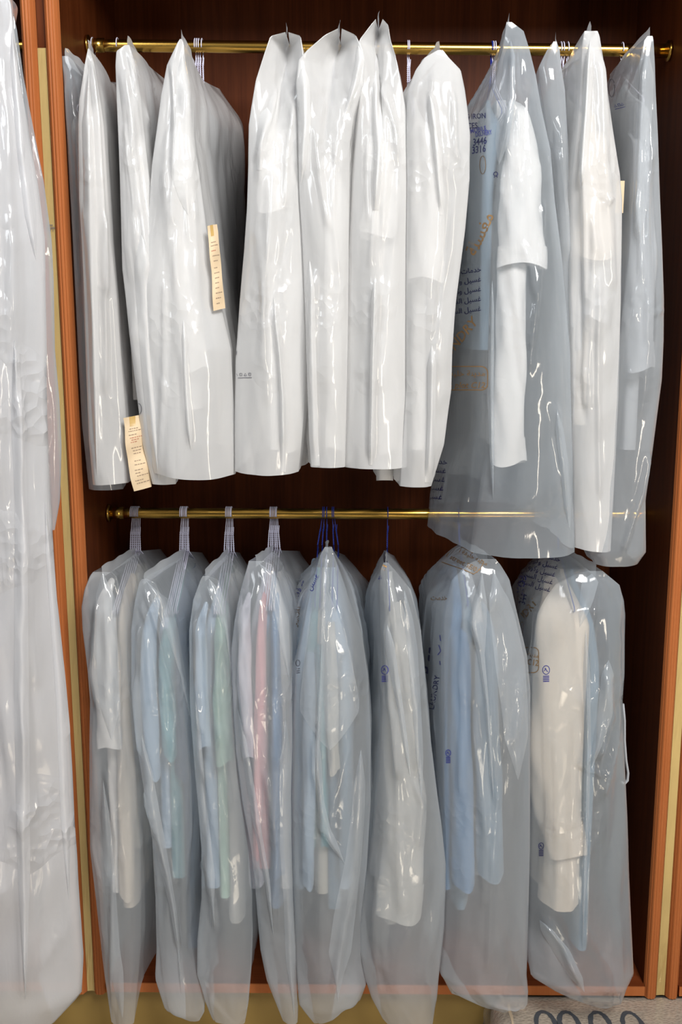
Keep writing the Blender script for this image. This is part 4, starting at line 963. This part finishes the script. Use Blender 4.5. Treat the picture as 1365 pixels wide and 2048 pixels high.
def carpet_mat():
    m, nt, out = new_mat('beige_woven_carpet'); L = nt.links.new
    p = N(nt, 'ShaderNodeBsdfPrincipled', i_Roughness=0.95); L(p.outputs[0], out.inputs[0]); p.inputs['Specular IOR Level'].default_value = 0.1
    tc = N(nt, 'ShaderNodeTexCoord')
    mp = N(nt, 'ShaderNodeMapping'); mp.inputs['Scale'].default_value = (130, 190, 130); L(tc.outputs['Object'], mp.inputs[0])
    v = N(nt, 'ShaderNodeTexVoronoi', i_Scale=1.0); L(mp.outputs[0], v.inputs['Vector'])
    n = N(nt, 'ShaderNodeTexNoise', i_Scale=30.0, i_Detail=3.0); L(tc.outputs['Object'], n.inputs['Vector'])
    mx = N(nt, 'ShaderNodeMix', data_type='RGBA'); mx.inputs[6].default_value = (0.60, 0.49, 0.37, 1); mx.inputs[7].default_value = (0.46, 0.39, 0.32, 1)
    L(n.outputs[0], mx.inputs[0])
    m2 = N(nt, 'ShaderNodeMix', data_type='RGBA', blend_type='MULTIPLY', i_0=0.5); L(mx.outputs[2], m2.inputs[6]); L(v.outputs['Distance'], m2.inputs[7])
    m3 = N(nt, 'ShaderNodeMix', data_type='RGBA', i_0=0.30); L(mx.outputs[2], m3.inputs[6]); L(m2.outputs[2], m3.inputs[7]); m3.inputs[0].default_value = 0.65
    L(m3.outputs[2], p.inputs['Base Color'])
    b = N(nt, 'ShaderNodeBump', i_Strength=0.8, i_Distance=0.002); L(v.outputs['Distance'], b.inputs['Height']); L(b.outputs[0], p.inputs['Normal'])
    return m
M_CARPET = carpet_mat()
M_PATT = principled('dark_carpet_yarn', (0.055, 0.062, 0.075), 0.95, spec=0.1, bump=0.6, bscale=300)
cx0 = P(990, 2030, 2.0)[0]
CR = root('carpet', (cx0+0.4, 1.93, 0), 'folded beige carpet with dark scroll pattern wrapped in clear film, bottom right', 'carpet')
A = rounded_box(cx0, xr2+0.6, 1.80, Y_FRONT+0.035, 0.004, zr, 0.034)
cb = MB().grid(A, True); k = len(A[0]); n0 = (len(A)-1)*k
cb.cap([n0+j for j in range(k)]); cb.cap(list(range(k))[::-1])
cb.build('carpet_body', M_CARPET, CR, smooth=True)
pat = MB()
def scroll(cx, cy, rx, ry, a0, a1, w=0.0050):
    t = np.linspace(math.radians(a0), math.radians(a1), 26); rnd = random.Random(int(cx*1000))
    rows = []
    for q in t:
        jj = w*(0.8+0.5*rnd.random())
        rows.append([(cx+(rx-jj)*math.cos(q), cy+(ry-jj)*math.sin(q), zr+0.0009), (cx+(rx+jj)*math.cos(q), cy+(ry+jj)*math.sin(q), zr+0.0009)])
    pat.grid(rows)
for px in (1095, 1142, 1205, 1270):
    c = P(px, 2046, 1.965)
    scroll(c[0], 1.972, 0.021, 0.044, -40, 200)
    scroll(c[0]+0.010, 1.958, 0.026, 0.018, 170, 340)
pat.build('scroll_pattern', M_PATT, CR)['label'] = 'dark grey scroll pattern'
MB().grid([[(cx0+0.034+0.001*math.sin(i), 1.85+0.19*i/20, zr+0.0012), (cx0+0.040+0.001*math.sin(i*1.3), 1.85+0.19*i/20, zr+0.0014)] for i in range(21)]).build('edge_seam', M_PAPER, CR)
A2 = rounded_box(cx0-0.016, xr2+0.6, 1.792, Y_FRONT+0.040, 0.002, zr+0.003, 0.040)
A2 = np.array(A2); rr = np.random.default_rng(4); A2[:, :, 0] += rr.normal(0, 0.0012, A2.shape[:2])
MB().grid(A2, True).build('clear_wrapping', M_WRAP, CR, smooth=True)['label'] = 'clear plastic wrapping'

# small writing on the gold strip and a scuff on the right post
def strip_text(s, px, py, size):
    V, Fc = text_geo(s); L = []
    for x, y in V:
        q = P(px+x*size, py-y*size, Y_FRONT+0.0115); L.append(q)
    return mesh_obj('printed_text', L, Fc, M_GREYPRINT, fl_L, smooth=False)
strip_text('size', 95, 452, 7); strip_text('width', 94, 458, 7); strip_text('ref. 1', 95, 463, 6)
